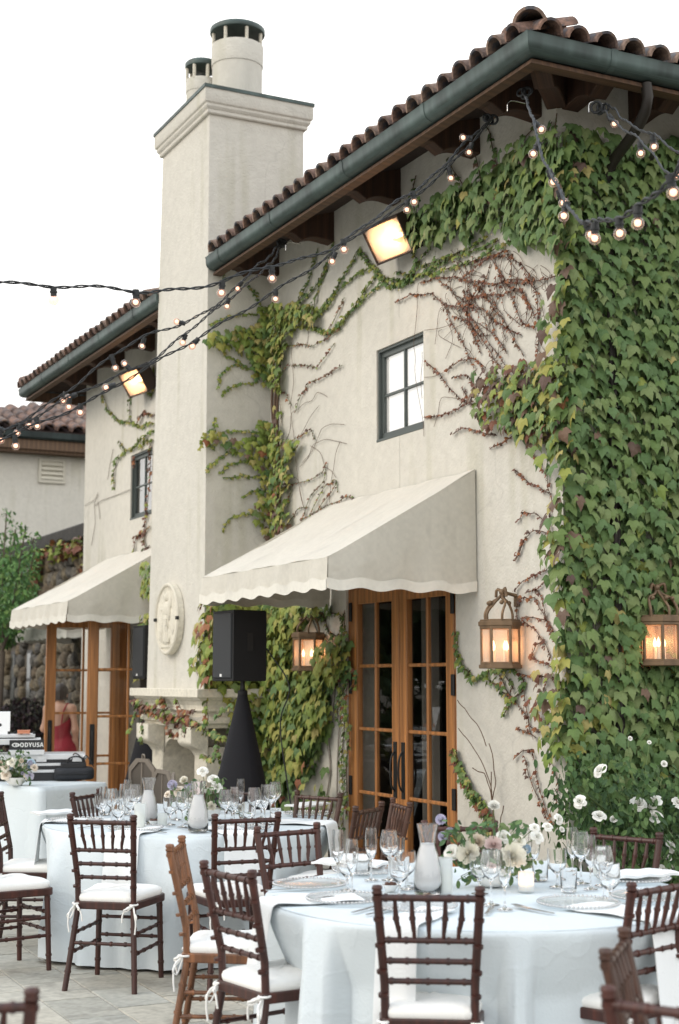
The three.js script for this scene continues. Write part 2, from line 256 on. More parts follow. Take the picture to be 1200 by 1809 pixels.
// roof: base planes and clay barrel tiles
const roof = part('roof', (() => {
  const yr = YG + .02, run = (ZF - ZB) / 2, rise = run * SL, zm = (ZF + ZB) / 2, A = [XL + .06, yr, ZF - .06], B = [XR - .06, yr, ZF - .06], C = [XR, yr, ZB], E = [XL, yr, ZB], R0 = [XL + run, yr + rise, zm], R1 = [XR - run, yr + rise, zm];
  const g = new THREE.BufferGeometry(); g.setAttribute('position', new THREE.Float32BufferAttribute([A, B, R1, A, R1, R0, B, C, R1, C, E, R0, C, R0, R1, E, A, R0].flat(), 3)); g.computeVertexNormals(); return [g];
})(), M.roofBase, villa);
function barrel(r, len, k = 9, taper = .86, th = .016) { // axis along -z, mouth at z = 0, humped side up
  const pos = [], P = (R, a, z) => [R * Math.cos(a), R * Math.sin(a), z], q = (a, b, c, d) => pos.push(...a, ...b, ...c, ...a, ...c, ...d);
  for (let i = 0; i < k; i++) {
    const a = PI * i / k, b = PI * (i + 1) / k, r2 = r * taper;
    q(P(r, a, 0), P(r, b, 0), P(r2, b, -len), P(r2, a, -len)); q(P(r - th, b, 0), P(r - th, a, 0), P(r2 - th, a, -len), P(r2 - th, b, -len)); q(P(r - th, a, 0), P(r - th, b, 0), P(r, b, 0), P(r, a, 0));
  }
  let g = new THREE.BufferGeometry(); g.setAttribute('position', new THREE.Float32BufferAttribute(pos, 3)); g.computeVertexNormals(); g = toCreasedNormals(g, .7);
  const u = []; for (let i = 0; i < pos.length; i += 3) u.push(Math.atan2(pos[i + 1], pos[i]) * r, pos[i + 2]); g.setAttribute('uv', new THREE.Float32BufferAttribute(u, 2)); return g;
}
const tileV = [0, 1, 2].map(i => barrel(.086 + .003 * (i - 1), .46));
const slopeA = Math.atan(SL);
function tileSet(parent, edge, dirAlong, count, up, y0, rows, ridgeRun, indiv, place) { // rows of tiles on one slope
  const far = [], step = .405;
  for (let c = 0; c < count; c++) for (let k = 0; k < rows; k++) {
    const a = edge + dirAlong * c, run = k * step * Math.cos(slopeA) - .03;
    if (!place(a, run)) continue;
    const p = up(a, run, y0 + .022 + (run + .03) * SL + (rnd() - .5) * .012);
    const q = new THREE.Quaternion().setFromEuler(new THREE.Euler(slopeA + rr(-.02, .02) , p[3] + rr(-.035, .035), rr(-.05, .05), 'YXZ'));
    if (k < indiv) { const m = part('roof_tile', pick(tileV), pick(M.clay), parent, V(p[0], p[1], p[2])); m.quaternion.copy(q); }
    else far.push(new THREE.Matrix4().compose(V(p[0], p[1], p[2]), q, V(1, 1, 1)));
  }
  return far;
}
const bulk = [];
const mid = (ZF - ZB) / 2;
bulk.push(...tileSet(roof, XR - .12, -.205, 59, (a, r, y) => [a, y, ZF - r, 0], YG - .005, 9, 0, 2, (a, r) => a < XR - r - .06 && a > XL + r + .06 && !(a < CX + .1 && a > -13.7 && r < 1.2)));
bulk.push(...tileSet(roof, ZF - .14, -.205, 37, (a, r, y) => [XR - r, y, a, PI / 2], YG - .005, 9, 0, 0, (a, r) => a < ZF - r + .05 && a > ZB + r && a < -6.6));
for (const t of tileSet(roof, ZF - .14, -.205, 10, (a, r, y) => [XR - r, y, a, PI / 2], YG - .005, 3, 0, 3, (a, r) => a < ZF - r - .06)) bulk.push(t);
bulk.push(...tileSet(roof, ZF - .14, -.205, 37, (a, r, y) => [XL + r, y, a, -PI / 2], YG - .005, 9, 0, 0, (a, r) => a < ZF - r + .05 && a > ZB + r));
{ // hip caps climbing from the near corner and from the far one
  const hipA = Math.atan(SL / Math.SQRT2), cap = barrel(.105, .46, 10, .84, .018);
  for (const [x, z, sx, yaw] of [[XR, ZF, -1, PI / 4], [XL, ZF, 1, -PI / 4]]) for (let k = 0; k < 12; k++) {
    const d = .03 + k * .27; const m = part('hip_tile', cap, pick(M.clay), roof, V(x + sx * d, YG + .06 + d * SL + rr(-.006, .006), z - d)); m.quaternion.setFromEuler(new THREE.Euler(hipA, yaw, 0, 'YXZ'));
  }
  const im = new THREE.InstancedMesh(tileV[1], std(1, 1, 1, .9, { map: T.clay }), bulk.length); bulk.forEach((m, i) => { im.setMatrixAt(i, m); const c = pick(M.clay).color; im.setColorAt(i, c); });
  im.name = 'far_roof_tiles'; im.userData.kind = 'stuff'; roof.add(im);
}
// windows upstairs
function casement(x0, x1, y0, y1, paneM, blind) {
  const w = x1 - x0, h = y1 - y0, cx = (x0 + x1) / 2, cy = (y0 + y1) / 2, z = WZ - .05, f = .018;
  const fr = part('window', [box(w - .004, f, .07, cx, y1 - f / 2 - .002, z), box(w - .004, f, .095, cx, y0 + f / 2 + .002, z + .006), box(f, h - 2 * f - .006, .07, x0 + f / 2 + .002, cy, z), box(f, h - 2 * f - .006, .07, x1 - f / 2 - .002, cy, z),
    box(w - 2 * f, .04, .026, cx, y1 - f - .022, z - .004), box(w - 2 * f, .05, .026, cx, y0 + f + .027, z - .004), box(.024, h - 2 * f - .09, .026, x0 + f + .014, cy, z - .004), box(.034, h - 2 * f - .09, .026, x1 - f - .019, cy, z - .004)], M.winFrame, villa);
  part('muntin', [box(.018, h - 2 * f - .09, .02, cx, cy, z - .005)], M.winFrame, fr); part('muntin', [box(w - 2 * f - .08, .018, .018, cx, cy, z - .005)], M.winFrame, fr);
  const pw = (w - 2 * f - .085) / 2, ph = (h - 2 * f - .1) / 2;
  for (const a of [-1, 1]) for (const b of [-1, 1]) part('window_pane', [new THREE.PlaneGeometry(pw + .02, ph + .02).translate(cx + a * (pw / 2 + .006), cy + b * (ph / 2 + .006), z - .008)], paneM, fr);
  if (blind) part('blind', [box(w - .02, h - .02, .006, cx, cy, z - .022)], M.blind, fr);
}
casement(-10.12, -9.365, 3.52, 4.263, M.paneUp, true);
casement(-16.28, -15.52, 3.50, 4.263, M.paneUp, false);
// french doors: frame on the wall, leaves as parts with panes, bars, handles and hinges
function frameParts(x0, x1) { return [box(.05, DTOP, .10, x0 + .026, DTOP / 2 + .004, DZ), box(.05, DTOP, .10, x1 - .026, DTOP / 2 + .004, DZ), box(x1 - x0 - .11, .055, .10, (x0 + x1) / 2, DTOP - .026, DZ)]; }
for (const [a, b] of DOORS) part('door_frame', frameParts(a, b), M.doorDark, villa);
function leaf(hingeX, dir, turn, w = .805) { // built from the hinge at 0 towards +x * dir
  const H = 2.355, st = .115, bot = .26, top = .115, t = .05, gs = [], bx = (x, y, ww, h, d = t, z = 0) => gs.push(box(ww, h, d, dir * x, y, z, .004));
  bx(st / 2, H / 2 + .02, st, H); bx(w - st / 2, H / 2 + .02, st, H); bx(w / 2, bot / 2 + .02, w - 2 * st + .002, bot, t - .003); bx(w / 2, H + .02 - top / 2, w - 2 * st + .002, top, t - .003);
  const m = part('french_door', gs, M.door, villa, V(hingeX, 0, DZ + .03)); m.rotation.y = turn;
  const y0 = bot + .02, y1 = H + .02 - top, xw = w - 2 * st, ph = (y1 - y0) / 4;
  part('muntin', [box(.026, y1 - y0, .034, dir * w / 2, (y0 + y1) / 2, 0, .006)], M.door, m);
  for (let k = 1; k < 4; k++) for (const s of [-1, 1]) part('muntin', [box(xw / 2 - .014, .026, .034, dir * (w / 2 + s * (xw / 4 + .006)), y0 + ph * k, 0, .006)], M.door, m);
  for (let k = 0; k < 4; k++) for (const s of [-1, 1]) part('door_pane', [new THREE.PlaneGeometry(xw / 2 - .012, ph - .024).translate(dir * (w / 2 + s * (xw / 4 + .006)), y0 + ph * (k + .5), -.004 + rr(-.001, .001))], M.pane, m);
  for (const s of turn ? [1, -1] : [1]) {
    const x = dir * (w - st / 2), z = s * t / 2;
    part('handle', [box(.05, .42, .008, x, .98, z + s * .004, .002), tube([V(x, .82, z + s * .008), V(x, .86, z + s * .034), V(x, .97, z + s * .046), V(x, 1.08, z + s * .034), V(x, 1.12, z + s * .008)], .0075, 16, 6)], M.blackMetal, m);
  }
  for (const y of [.82, 1.62, 2.2]) part('hinge', [box(.03, .15, .012, dir * .012, y, t / 2 + .008, .002), stick(V(dir * -.006, y - .075, t / 2 + .006), V(dir * -.006, y + .075, t / 2 + .006), .009)], M.blackMetal, m);
  return m;
}
leaf(DOORS[0][0] + .055, 1, 0); leaf(DOORS[0][1] - .055, -1, 0);
leaf(DOORS[1][0] + .03, 1, -PI / 2 - .13, .865); leaf(DOORS[1][1] - .03, -1, PI / 2 - .17, .865);
{ // downspout at the near end
  const p = [V(XR - .065, YG - .12, -5.62), V(XR - .065, YG - .24, -5.63), V(XR - .2, YG - .34, -5.66), V(EX + .09, YG - .50, -5.70), V(EX + .055, YG - .60, -5.71), V(EX + .055, 4.2, -5.71), V(EX + .055, .2, -5.71)];
  const d = part('downspout', [tube(p, .036, 60, 10)], std(.075, .055, .045, .5, { metalness: .3, map: T.patina }), villa);
  for (const y of [4.9, 3.4, 1.8]) part('strap', [box(.02, .03, .11, EX + .012, y, -5.71), new THREE.TorusGeometry(.045, .006, 6, 16).rotateX(PI / 2).translate(EX + .055, y, -5.71)], M.patinaDark, d);
}
for (const [x, y] of [[905, 178], [1048, 180], [512, 428]]) { const a = on(x, y, 'z', -4.93); if (x === 1048) a.copy(on(x, y, 'x', -7.15)); part('hook', [tube([a.clone().add(V(.0, .0, -.10)), a.clone(), a.clone().add(V(0, -.015, .03)), a.clone().add(V(0, -.075, .035))], .005, 14, 5)], M.silver, villa); }
// ---- chimney breast, cornice, pots, mantel, firebox
{
  const x0 = -13.76, x1 = CX, zf = CZ, zb = -5.68, top = 6.9;
  const gs = [];
  const lev_ = [[1.48, -13.76], [6.9, -13.50]], pos = [];
  const g = box(1, 1, 1, .5, .5, .5), P = g.attributes.position; // shaft with its outer side leaning in a little
  for (let i = 0; i < P.count; i++) { const u = P.getX(i), v = P.getY(i), w = P.getZ(i), y = 1.48 + v * 5.42; P.setXYZ(i, u > .5 ? x1 : lev_[0][1] + v * .26, y, w > .5 ? zf : zb); } g.computeVertexNormals(); planarUV(g);
  const ch = part('chimney', [g], M.stucco, villa);
  const rect = (e, f = e) => [[x1 + e, zb - e], [x1 + e, zf + e], [-13.50 - e, zf + e], [-13.50 - e, zb - e]];
  const prof = [[-.02, 6.865], [.022, 6.865], [.03, 6.875], [.03, 6.90], [.042, 6.912], [.052, 6.93], [.052, 6.95], [.066, 6.962], [.07, 6.972], [.07, 7.105], [-.02, 7.105]];
  part('cornice', [sweep(rect(0), prof, true, .4), box(1.26, .2, .94, (x1 - 13.5) / 2, 7.0, (zf + zb) / 2)], M.stucco, ch);
  part('flashing', [sweep(rect(.076), [[-.04, 7.09], [.004, 7.09], [.004, 7.122], [-.04, 7.127]], true, .3), box(1.38, .012, 1.07, (x1 - 13.5) / 2, 7.116, (zf + zb) / 2)], M.patina, ch);
  const pot = (x, z, r, h, rim) => {
    part('chimney_pot', [lathe([[r * .985, 7.1], [r, 7.1 + h * .70], [r * 1.0, 7.1 + h * .70], [r * 1.03, 7.1 + h * .705], [r * 1.04, 7.1 + h], [r * .9, 7.1 + h], [r * .9, 7.13]], 28)], M.stucco, ch, V(x, 0, z));
    const a = []; for (let i = 0; i < 7; i++) a.push(stick(V(Math.cos(i * .9) * r * .96, 7.1 + h - .01, Math.sin(i * .9) * r * .96), V(Math.cos(i * .9) * r * .96, 7.1 + h + .14, Math.sin(i * .9) * r * .96), .018));
    part('pot_post', a, M.limestone, ch, V(x, 0, z));
    part('pot_hood', [lathe([[0, 7.1 + h + .10], [r * 1.06, 7.1 + h + .125], [r * 1.10, 7.1 + h + .135], [r * 1.10, 7.1 + h + .175], [r * 1.0, 7.1 + h + .19], [0, 7.1 + h + .21]], 28)], M.patina, ch, V(x, 0, z));
  };
  const big = on(419, 160, 'z', -5.2); pot(big.x, big.z, .245, .70); pot(-13.03, -4.95, .155, .42);
  // mantel and surround
  const mx0 = -13.9, mx1 = -12.05, mz = -4.6, path = (e = 0) => [[mx1 + e, -5.34], [mx1 + e, mz + e], [mx0 - e, mz + e], [mx0 - e, -5.34]];
  part('mantel', [sweep(path(), [[-.6, 1.575], [0, 1.575], [.005, 1.57], [.005, 1.505], [-.005, 1.495], [-.03, 1.495], [-.035, 1.48], [-.06, 1.465], [-.085, 1.43], [-.09, 1.40], [-.085, 1.385], [-.10, 1.37], [-.6, 1.37]], false, .35)], M.limestone, ch);
  part('frieze', [sweep(path(-.115), [[-.5, 1.372], [0, 1.372], [0, 1.335], [.02, 1.325], [.035, 1.30], [.035, 1.275], [.015, 1.262], [0, 1.262], [0, 1.23], [-.5, 1.23]], false, .35)], M.limestone, ch);
  for (const x of [-13.55, -12.40]) {
    part('corbel', [(() => { const s = new THREE.Shape(); s.moveTo(0, 1.232); s.lineTo(0, .98); s.quadraticCurveTo(.02, 1.03, .07, 1.05); s.quadraticCurveTo(.15, 1.075, .155, 1.11); s.lineTo(.155, 1.232); s.closePath(); return planarUV(flat(new THREE.ExtrudeGeometry(s, { depth: .32, bevelEnabled: true, bevelSize: .008, bevelThickness: .008, bevelSegments: 2 }).rotateY(-PI / 2).translate(x + .16, 0, -4.77))); })()], M.limestone, ch);
    part('pier', [box(.28, 1.06, .4, x, .53, -4.96, .012), box(.34, .16, .46, x, .08, -4.95, .012)], M.limestone, ch);
  }
  // arched head over the opening
  const a = new THREE.Shape(); a.moveTo(-13.42, 1.23); a.lineTo(-13.42, .86); a.quadraticCurveTo(-13.40, 1.08, -13.22, 1.10); a.lineTo(-12.73, 1.10); a.quadraticCurveTo(-12.55, 1.08, -12.53, .86); a.lineTo(-12.53, 1.23); a.closePath();
  part('arch', [planarUV(flat(new THREE.ExtrudeGeometry(a, { depth: .34, bevelEnabled: false }).translate(0, 0, -5.12)))], M.limestone, ch);
  part('firebox', [box(.05, 1.1, .5, -13.44, .55, -5.5), box(.05, 1.1, .5, -12.51, .55, -5.5), box(.9, 1.1, .05, -12.98, .55, -5.72), box(.95, .05, .6, -12.975, 1.2, -5.53)], std(.17, .12, .075, .95, { map: T.stone }), ch);
  part('hearth', [box(1.75, .1, .75, -12.975, .05, -4.78, .015)], M.limestone, ch);
}
{ // oval relief of a robed figure
  const c = V(-13.03, 2.222, CZ), t = thing('wall_medallion', 'oval carved stone relief of a robed figure on the chimney breast', 'relief', c);
  const oval = (r, z0, z1) => { const s = new THREE.Shape(); s.absellipse(0, 0, .315 * r, .335 * r, 0, 2 * PI); return new THREE.ExtrudeGeometry(s, { depth: z1 - z0, bevelEnabled: true, bevelSize: .012, bevelThickness: .012, bevelSegments: 3, curveSegments: 40 }).translate(0, 0, z0); };
  part('plaque', [oval(.96, .012, .05)], M.limestone, t);
  part('rim', [new THREE.TorusGeometry(.3, .018, 8, 48).scale(1, 1.065, 1).translate(0, 0, .06)], M.limestone, t);
  const bl = (x, y, rx, ry, rz, z = .06) => new THREE.SphereGeometry(1, 14, 10).scale(rx, ry, rz).translate(x, y, z);
  part('figure', [bl(0, .2, .035, .045, .03), bl(0, .09, .07, .085, .032), bl(-.01, -.06, .075, .15, .034), bl(.0, -.16, .105, .1, .03), bl(-.07, .06, .028, .10, .028), bl(.075, .08, .026, .10, .028), bl(.11, .15, .02, .06, .02), bl(-.12, .09, .05, .02, .018),
    ...[-.06, -.03, 0, .03, .06].map((x, i) => stick(V(x * .6, .0, .085), V(x * 1.4, -.22, .075), .009, .014)), bl(-.15, -.05, .05, .12, .014), bl(.16, -.04, .05, .12, .014), bl(.02, .2, .07, .07, .012, .058), box(.3, .022, .03, 0, -.255, .06)], M.limestone, t);
  for (const s of [-1, 1]) part('clip', [box(.05, .03, .02, s * .30, 0, .07)], M.iron, t);
}

// ------------------------------------------------------------ awnings
function awning(label, x0, x1, zc = WZ, proj_ = 1.15, yT = 3.11, yF = 2.46) {
  const t = thing('awning', label, 'awning', [0, 0, 0], 0), zf = zc + proj_, w = x1 - x0, yB = 2.30;
  const sag = (u, v) => -.03 * Math.sin(PI * v) * (.45 + .55 * Math.pow(Math.sin(PI * u * 3), 2)) - .004 * Math.sin(u * 23 + v * 5) - .003 * Math.sin(u * 41 - v * 17) * Math.sin(v * 9 + u * 4) + .012 * (fbm(u * .5, v * .5, 5, 300, 3) - .5) * Math.sin(PI * v);
  const uvp = (p, u, v) => { p.u = u; p.v = v; return p; };
  part('canopy', [sheet(40, 16, (u, v) => uvp(V(x0 + u * w, yT + (yF - yT) * v + sag(u, v), zc + .01 + (proj_ - .01) * v), u * w / 1.1, v * 1.2), .004)], M.canvas, t);
  const sc = s => .021 * (1 - Math.cos(2 * PI * s / .30)) / 2;
  const ripple = (s, v) => .006 * v * Math.sin(2 * PI * s / .30 + 1) + .004 * Math.sin(s * 9);
  const edge = s => yB + .02 - sc(s);
  part('front_panel', [sheet(80, 6, (u, v) => uvp(V(x0 + u * w, yF + (edge(u * w) - yF) * v, zf + .01 * v + ripple(u * w, v)), u * w, v * .2), .003)], M.canvas, t);
  part('valance', [sheet(80, 2, (u, v) => uvp(V(x0 + u * w, edge(u * w) + .012 - .07 * v, zf + .016 + ripple(u * w, 1)), u * w, v * .08), .004)], M.canvasTrim, t);
  for (const [x, o] of [[x1, 1], [x0, -1]]) {
    part('side_panel', [sheet(36, 10, (u, v) => { const z = zc + .012 + (proj_ - .012) * u, yt = yT + (yF - yT) * u, s = u * proj_; return uvp(V(x + o * (.008 * v * Math.sin(u * 9) + ripple(s, v) * (v > .5 ? 1 : .3) + .012 * Math.sin(u * PI) * Math.sin(v * PI)), yt + (edge(s) - yt) * v, z), s, yt + (edge(s) - yt) * v); }, .003)], M.canvas, t);
    part('valance', [sheet(40, 2, (u, v) => { const z = zc + .012 + proj_ * u, s = u * proj_; return uvp(V(x + o * (.008 + ripple(s, 1)), edge(s) + .012 - .07 * v, z), s, v * .08); }, .004)], M.canvasTrim, t);
  }
  for (let k = 1; k < 3; k++) part('seam', [sheet(1, 16, (u, v) => V(x0 + w * k / 3 - .012 + u * .024, yT + (yF - yT) * v + sag(k / 3, v) + .0045, zc + .012 + (proj_ - .012) * v))], M.canvas, t);
  for (const s of [0, 1]) part('hem', [sheet(2, 12, (u, v) => V((s ? x1 - .03 : x0) + u * .03, yT + (yF - yT) * v + sag(s, v) + .0055, zc + .012 + (proj_ - .012) * v))], M.canvas, t);
  const b = .013; part('frame', [stick(V(x0 + .05, yF - .03, zf - .04), V(x1 - .05, yF - .03, zf - .04), b), ...[x0 + .05, x1 - .05].flatMap(x => [stick(V(x, yF - .03, zf - .04), V(x, yF - .03, zc + .01), b), stick(V(x, yT - .06, zc + .02), V(x, yF - .06, zf - .04), b)])], M.white, t);
  return t;
}
awning('large cream canvas awning with scalloped edge over the closed french doors', -10.93, -8.63);
awning('cream canvas awning over the open french doors, left of the chimney', -17.12, -14.75);
awning('small far awning half hidden behind the left awning, on the stone wall', -23.9, -20.4, -6.95, 1.15, 2.95, 2.44);
// ------------------------------------------------------------ stone annex wall left of the villa
{
  const z = -6.95, xa = -33, xb = -18.6, top = 3.98, t = thing('stone_wall', 'grey and tan fieldstone wall with dark coping left of the villa', 'wall', [0, 0, 0]);
  const wins = [[-28.32, -27.95], [-27.12, -26.75], [-22.6, -22.2]];
  part('backing', [box(xb - xa, top, .4, (xa + xb) / 2, top / 2, z - .24)], std(.11, .095, .075, 1), t);
  part('coping', [box(xb - xa, .24, .62, (xa + xb) / 2, top + .1, z - .15, .02)], std(.085, .08, .075, .8, { map: T.stone }), t);
  const blobs = [0, 1, 2, 3, 4].map(k => {
    const g = new THREE.IcosahedronGeometry(1, 1), p = g.attributes.position;
    for (let i = 0; i < p.count; i++) { let x = p.getX(i), y = p.getY(i), w = p.getZ(i); const e = 2.6, l = Math.pow(Math.pow(Math.abs(x), e) + Math.pow(Math.abs(y), e) + Math.pow(Math.abs(w), 4), -1 / e) * (1 + .16 * (vn(x * .2 + .5 + k * .13, y * .2 + .5, 6, 6, 200 + k) - .5)); p.setXYZ(i, x * l, y * l, w * Math.min(1.1, l)); }
    g.computeVertexNormals(); const u = g.attributes.uv; for (let i = 0; i < u.count; i++) u.setXY(i, p.getX(i) * .4 + k * .3, p.getY(i) * .4); return g;
  });
  const mats = [[.56, .54, .50], [.64, .57, .44], [.42, .42, .42], [.74, .68, .57], [.48, .39, .29], [.60, .50, .35]].map(c => std(...c, .95, { map: T.stone, bumpMap: T.relief, bumpScale: .02 }));
  const far = [];
  for (let r = 0; r < 19; r++) for (let c = 0; c < 46; c++) {
    const x = xb - .15 - c * .31 - (r % 2) * .15 + rr(-.05, .05), y = .12 + r * .208 + rr(-.04, .04); if (x < xa || y > top - .06) continue;
    if (wins.some(([a, b]) => x > a - .12 && x < b + .12 && y < 2.25)) continue;
    const q = proj(V(x, y, z)), s = V(rr(.13, .19), rr(.10, .14), rr(.07, .10)), e = new THREE.Euler(rr(-.1, .1), rr(-.1, .1), rr(-.35, .35));
    const mtx = new THREE.Matrix4().compose(V(x, y, z - .02 + rr(-.02, .02)), new THREE.Quaternion().setFromEuler(e), s);
    if (q[0] > -8 && q[0] < 180) { const m = part('stone', pick(blobs), pick(mats), t); m.applyMatrix4(mtx); } else far.push(mtx);
  }
  const im = new THREE.InstancedMesh(blobs[0], mats[0], far.length); far.forEach((m, i) => im.setMatrixAt(i, m)); im.name = 'far_stones'; im.userData.kind = 'stuff'; t.add(im);
  for (const [a, b] of wins) { const w = part('window', [box(b - a, 2.2, .05, (a + b) / 2, 1.1, z - .03)], M.blackMetal, t); for (let k = 0; k < 4; k++) part('window_pane', [box(b - a - .12, .46, .01, (a + b) / 2, .35 + k * .52, z + .002)], phys(.03, .035, .035, .08, {}), w); }
}
// ------------------------------------------------------------ far annex with tiled roof
{
  const x = -30, z0 = -6.45, z1 = -16, t = thing('annex_building', 'far annex with pale stucco wall, brown eave and low tiled roof', 'building', [0, 0, 0]);
  const yg = on(0, 757, 'x', x + .5).y, zc = (z0 + z1) / 2, L = z0 - z1;
  part('wall', [box(8, yg - .1, L, x - 4, (yg - .1) / 2, zc)], M.stucco, t);
  const path = [[x + .5, z1 - .5], [x + .5, z0 + .5], [x - 8.5, z0 + .5]];
  part('gutter', [sweep(path, [[-.12, yg], [-.12, yg - .13], [-.05, yg - .16], [0, yg - .12], [.02, yg], [.0, yg], [-.1, yg - .03]])], M.patinaDark, t);
  part('fascia', [sweep(path, [[-.12, yg - .02], [-.09, yg - .16], [-.09, yg - .36], [-.16, yg - .36], [-.16, yg - .42], [-.5, yg - .42], [-.5, yg - .02]])], std(.23, .155, .105, .7, { map: T.wood }), t);
  const rise = 1.6, rf = part('roof', (() => { const g = new THREE.BufferGeometry(), A = [x + .5, yg, z0 + .5], B = [x + .5, yg, z1], C = [x - 4, yg + rise, z1], E = [x - 4, yg + rise, z0 - 4], F = [x - 8.5, yg, z0 + .5], G = [x - 8.5, yg, z1]; g.setAttribute('position', new THREE.Float32BufferAttribute([A, B, C, A, C, E, A, E, F, F, E, G, E, C, G].flat(), 3)); g.computeVertexNormals(); return [g]; })(), M.roofBase, t);
  const big = barrel(.15, .62, 6, .88, .03), far = [], sA = Math.atan(rise / 4.5); let n = 0;
  for (let c = 0; c < 32; c++) for (let k = 0; k < 9; k++) {
    const z = z0 + .4 - c * .31, run = k * .52; if (run > 4.4 || z > z0 + .5 - run) continue;
    const p = V(x + .52 - run, yg + .05 + run * rise / 4.5 + rr(-.01, .01), z), q = new THREE.Quaternion().setFromEuler(new THREE.Euler(sA, PI / 2 + rr(-.04, .04), 0, 'YXZ')), s = proj(p);
    if (s[0] > -20 && s[0] < 170) { const m = part('roof_tile', big, pick(M.clay), rf, p); m.quaternion.copy(q); n++; } else far.push(new THREE.Matrix4().compose(p, q, V(1, 1, 1)));
  }
  const im = new THREE.InstancedMesh(big, M.clay[1], far.length); far.forEach((m, i) => im.setMatrixAt(i, m)); im.name = 'far_roof_tiles'; im.userData.kind = 'stuff'; rf.add(im);
  const a = on(73, 815, 'x', x), b = on(110, 850, 'x', x), w = Math.abs(b.z - a.z), cy = (a.y + b.y) / 2, cz = (a.z + b.z) / 2, h = a.y - b.y;
  const v = part('vent', [box(.06, .06, w + .12, x + .02, cy + h / 2 + .03, cz), box(.06, .06, w + .12, x + .02, cy - h / 2 - .03, cz), box(.06, h, .06, x + .02, cy, cz - w / 2 - .03), box(.06, h, .06, x + .02, cy, cz + w / 2 + .03), box(.01, h, w, x + .006, cy, cz)], std(.55, .52, .44, .9), t);
  for (let k = 0; k < 4; k++) part('vent_slat', [box(.015, h / 4 * .92, w, 0, 0, 0).rotateZ(.7).translate(x + .035, cy - h / 2 + (k + .5) * h / 4, cz)], std(.62, .59, .50, .9), v);
}

// ------------------------------------------------------------ leaves
// lobed creeper leaf hanging from its stalk at the origin, tip down the -y axis, outer face +z
function ivyLeaf(v) {
  const o = [[0, -.05, .02], [.16, .11, -.02], [.35, .07, -.02], [.49, -.12, -.06], [.64, -.50, -.13], [.37, -.44, -.02], [.29, -.64, -.03], [.15, -.86, -.08], [0, -1.12, -.16]];
  const k = [1, 1.1, .88][v], jit = (i, a) => (hash(i, v, 77) - .5) * a; const pts = [];
  for (let i = 0; i < o.length; i++) pts.push([o[i][0] * k + (i && i < 8 ? jit(i, .06) : 0), o[i][1] + (i ? jit(i + 20, .06) : 0), o[i][2] + jit(i + 40, .05)]);
  const R = pts, Lf = pts.slice(1, 8).map((p, i) => [-p[0] * (1 + jit(i + 60, .1)), p[1] + jit(i + 80, .05), p[2] + jit(i + 90, .06)]), ring = [...R, ...Lf.reverse()], c = [0, -.32, .09], c2 = [0, -.66, .03];
  const pos = []; for (let i = 0; i < ring.length; i++) { const a = ring[i], b = ring[(i + 1) % ring.length], m = (i >= 6 && i <= 9) ? c2 : c; pos.push(...a, ...b, ...m); }
  pos.push(...ring[6], ...c2, ...c, ...c, ...c2, ...ring[10]);
  const g = new THREE.BufferGeometry(); g.setAttribute('position', new THREE.Float32BufferAttribute(pos, 3)); g.computeVertexNormals(); g.setAttribute('uv', new THREE.BufferAttribute(new Float32Array(pos.length / 3 * 2), 2)); return g;
}
const IVY = [0, 1, 2].map(ivyLeaf);
const oval = (() => { const pos = [], o = [[0, 0, 0], [.2, -.2, .03], [.26, -.5, .0], [.16, -.8, -.03], [0, -1, -.1]], m = o.map(p => [-p[0], p[1], p[2]]); for (let i = 0; i < 4; i++) { const a = o[i], b = o[i + 1], c = m[i], d = m[i + 1], x = [0, a[1], a[2] - .05], y = [0, b[1], b[2] - .05]; pos.push(...a, ...b, ...y, ...a, ...y, ...x, ...x, ...y, ...d, ...x, ...d, ...c); } const g = new THREE.BufferGeometry(); g.setAttribute('position', new THREE.Float32BufferAttribute(pos, 3)); g.computeVertexNormals(); g.setAttribute('uv', new THREE.BufferAttribute(new Float32Array(pos.length / 3 * 2), 2)); return g; })();
const leafMat = (r, g, b) => phys(r, g, b, .62, { transmission: .15, thickness: 0, ior: 1.35 });
const LM = {};
const leafM = c => { const k = c.join(); return LM[k] ||= leafMat(...c); };
const GREEN = [[.108, .182, .056], [.13, .202, .058], [.088, .158, .05], [.16, .225, .07], [.112, .188, .068], [.185, .24, .09]];
const YEL = [[.24, .29, .06], [.28, .31, .07], [.19, .26, .055], [.33, .32, .08], [.16, .22, .05], [.38, .33, .12]];
const RED = [[.25, .095, .045], [.19, .075, .045], [.30, .125, .055], [.15, .065, .045]], PURP = [[.14, .09, .065], [.17, .105, .07], [.12, .075, .06]];
const stuffLeaf = phys(1, 1, 1, .62, { transmission: .15, thickness: 0, ior: 1.35 });
// a leaf carried by a wall whose outward normal is N: hangs tip down, lifted off the wall at the tip by 'lift'
function leafMatrix(p, N, s, lift = rr(.05, .7), yaw = rr(-.5, .5), roll = rr(-.42, .42)) {
  const q = new THREE.Quaternion().setFromEuler(new THREE.Euler(0, Math.atan2(N.x, N.z) + yaw, 0)), e = new THREE.Quaternion().setFromEuler(new THREE.Euler(-lift, 0, roll, 'XZY'));
  return new THREE.Matrix4().compose(p, q.multiply(e), V(s, s, s));
}
function inside(poly, x, y) { let c = false; for (let i = 0, j = poly.length - 1; i < poly.length; j = i++) { const [a, b] = poly[i], [d, e] = poly[j]; if ((b > y) !== (e > y) && x < (d - a) * (y - b) / (e - b) + a) c = !c; } return c; }
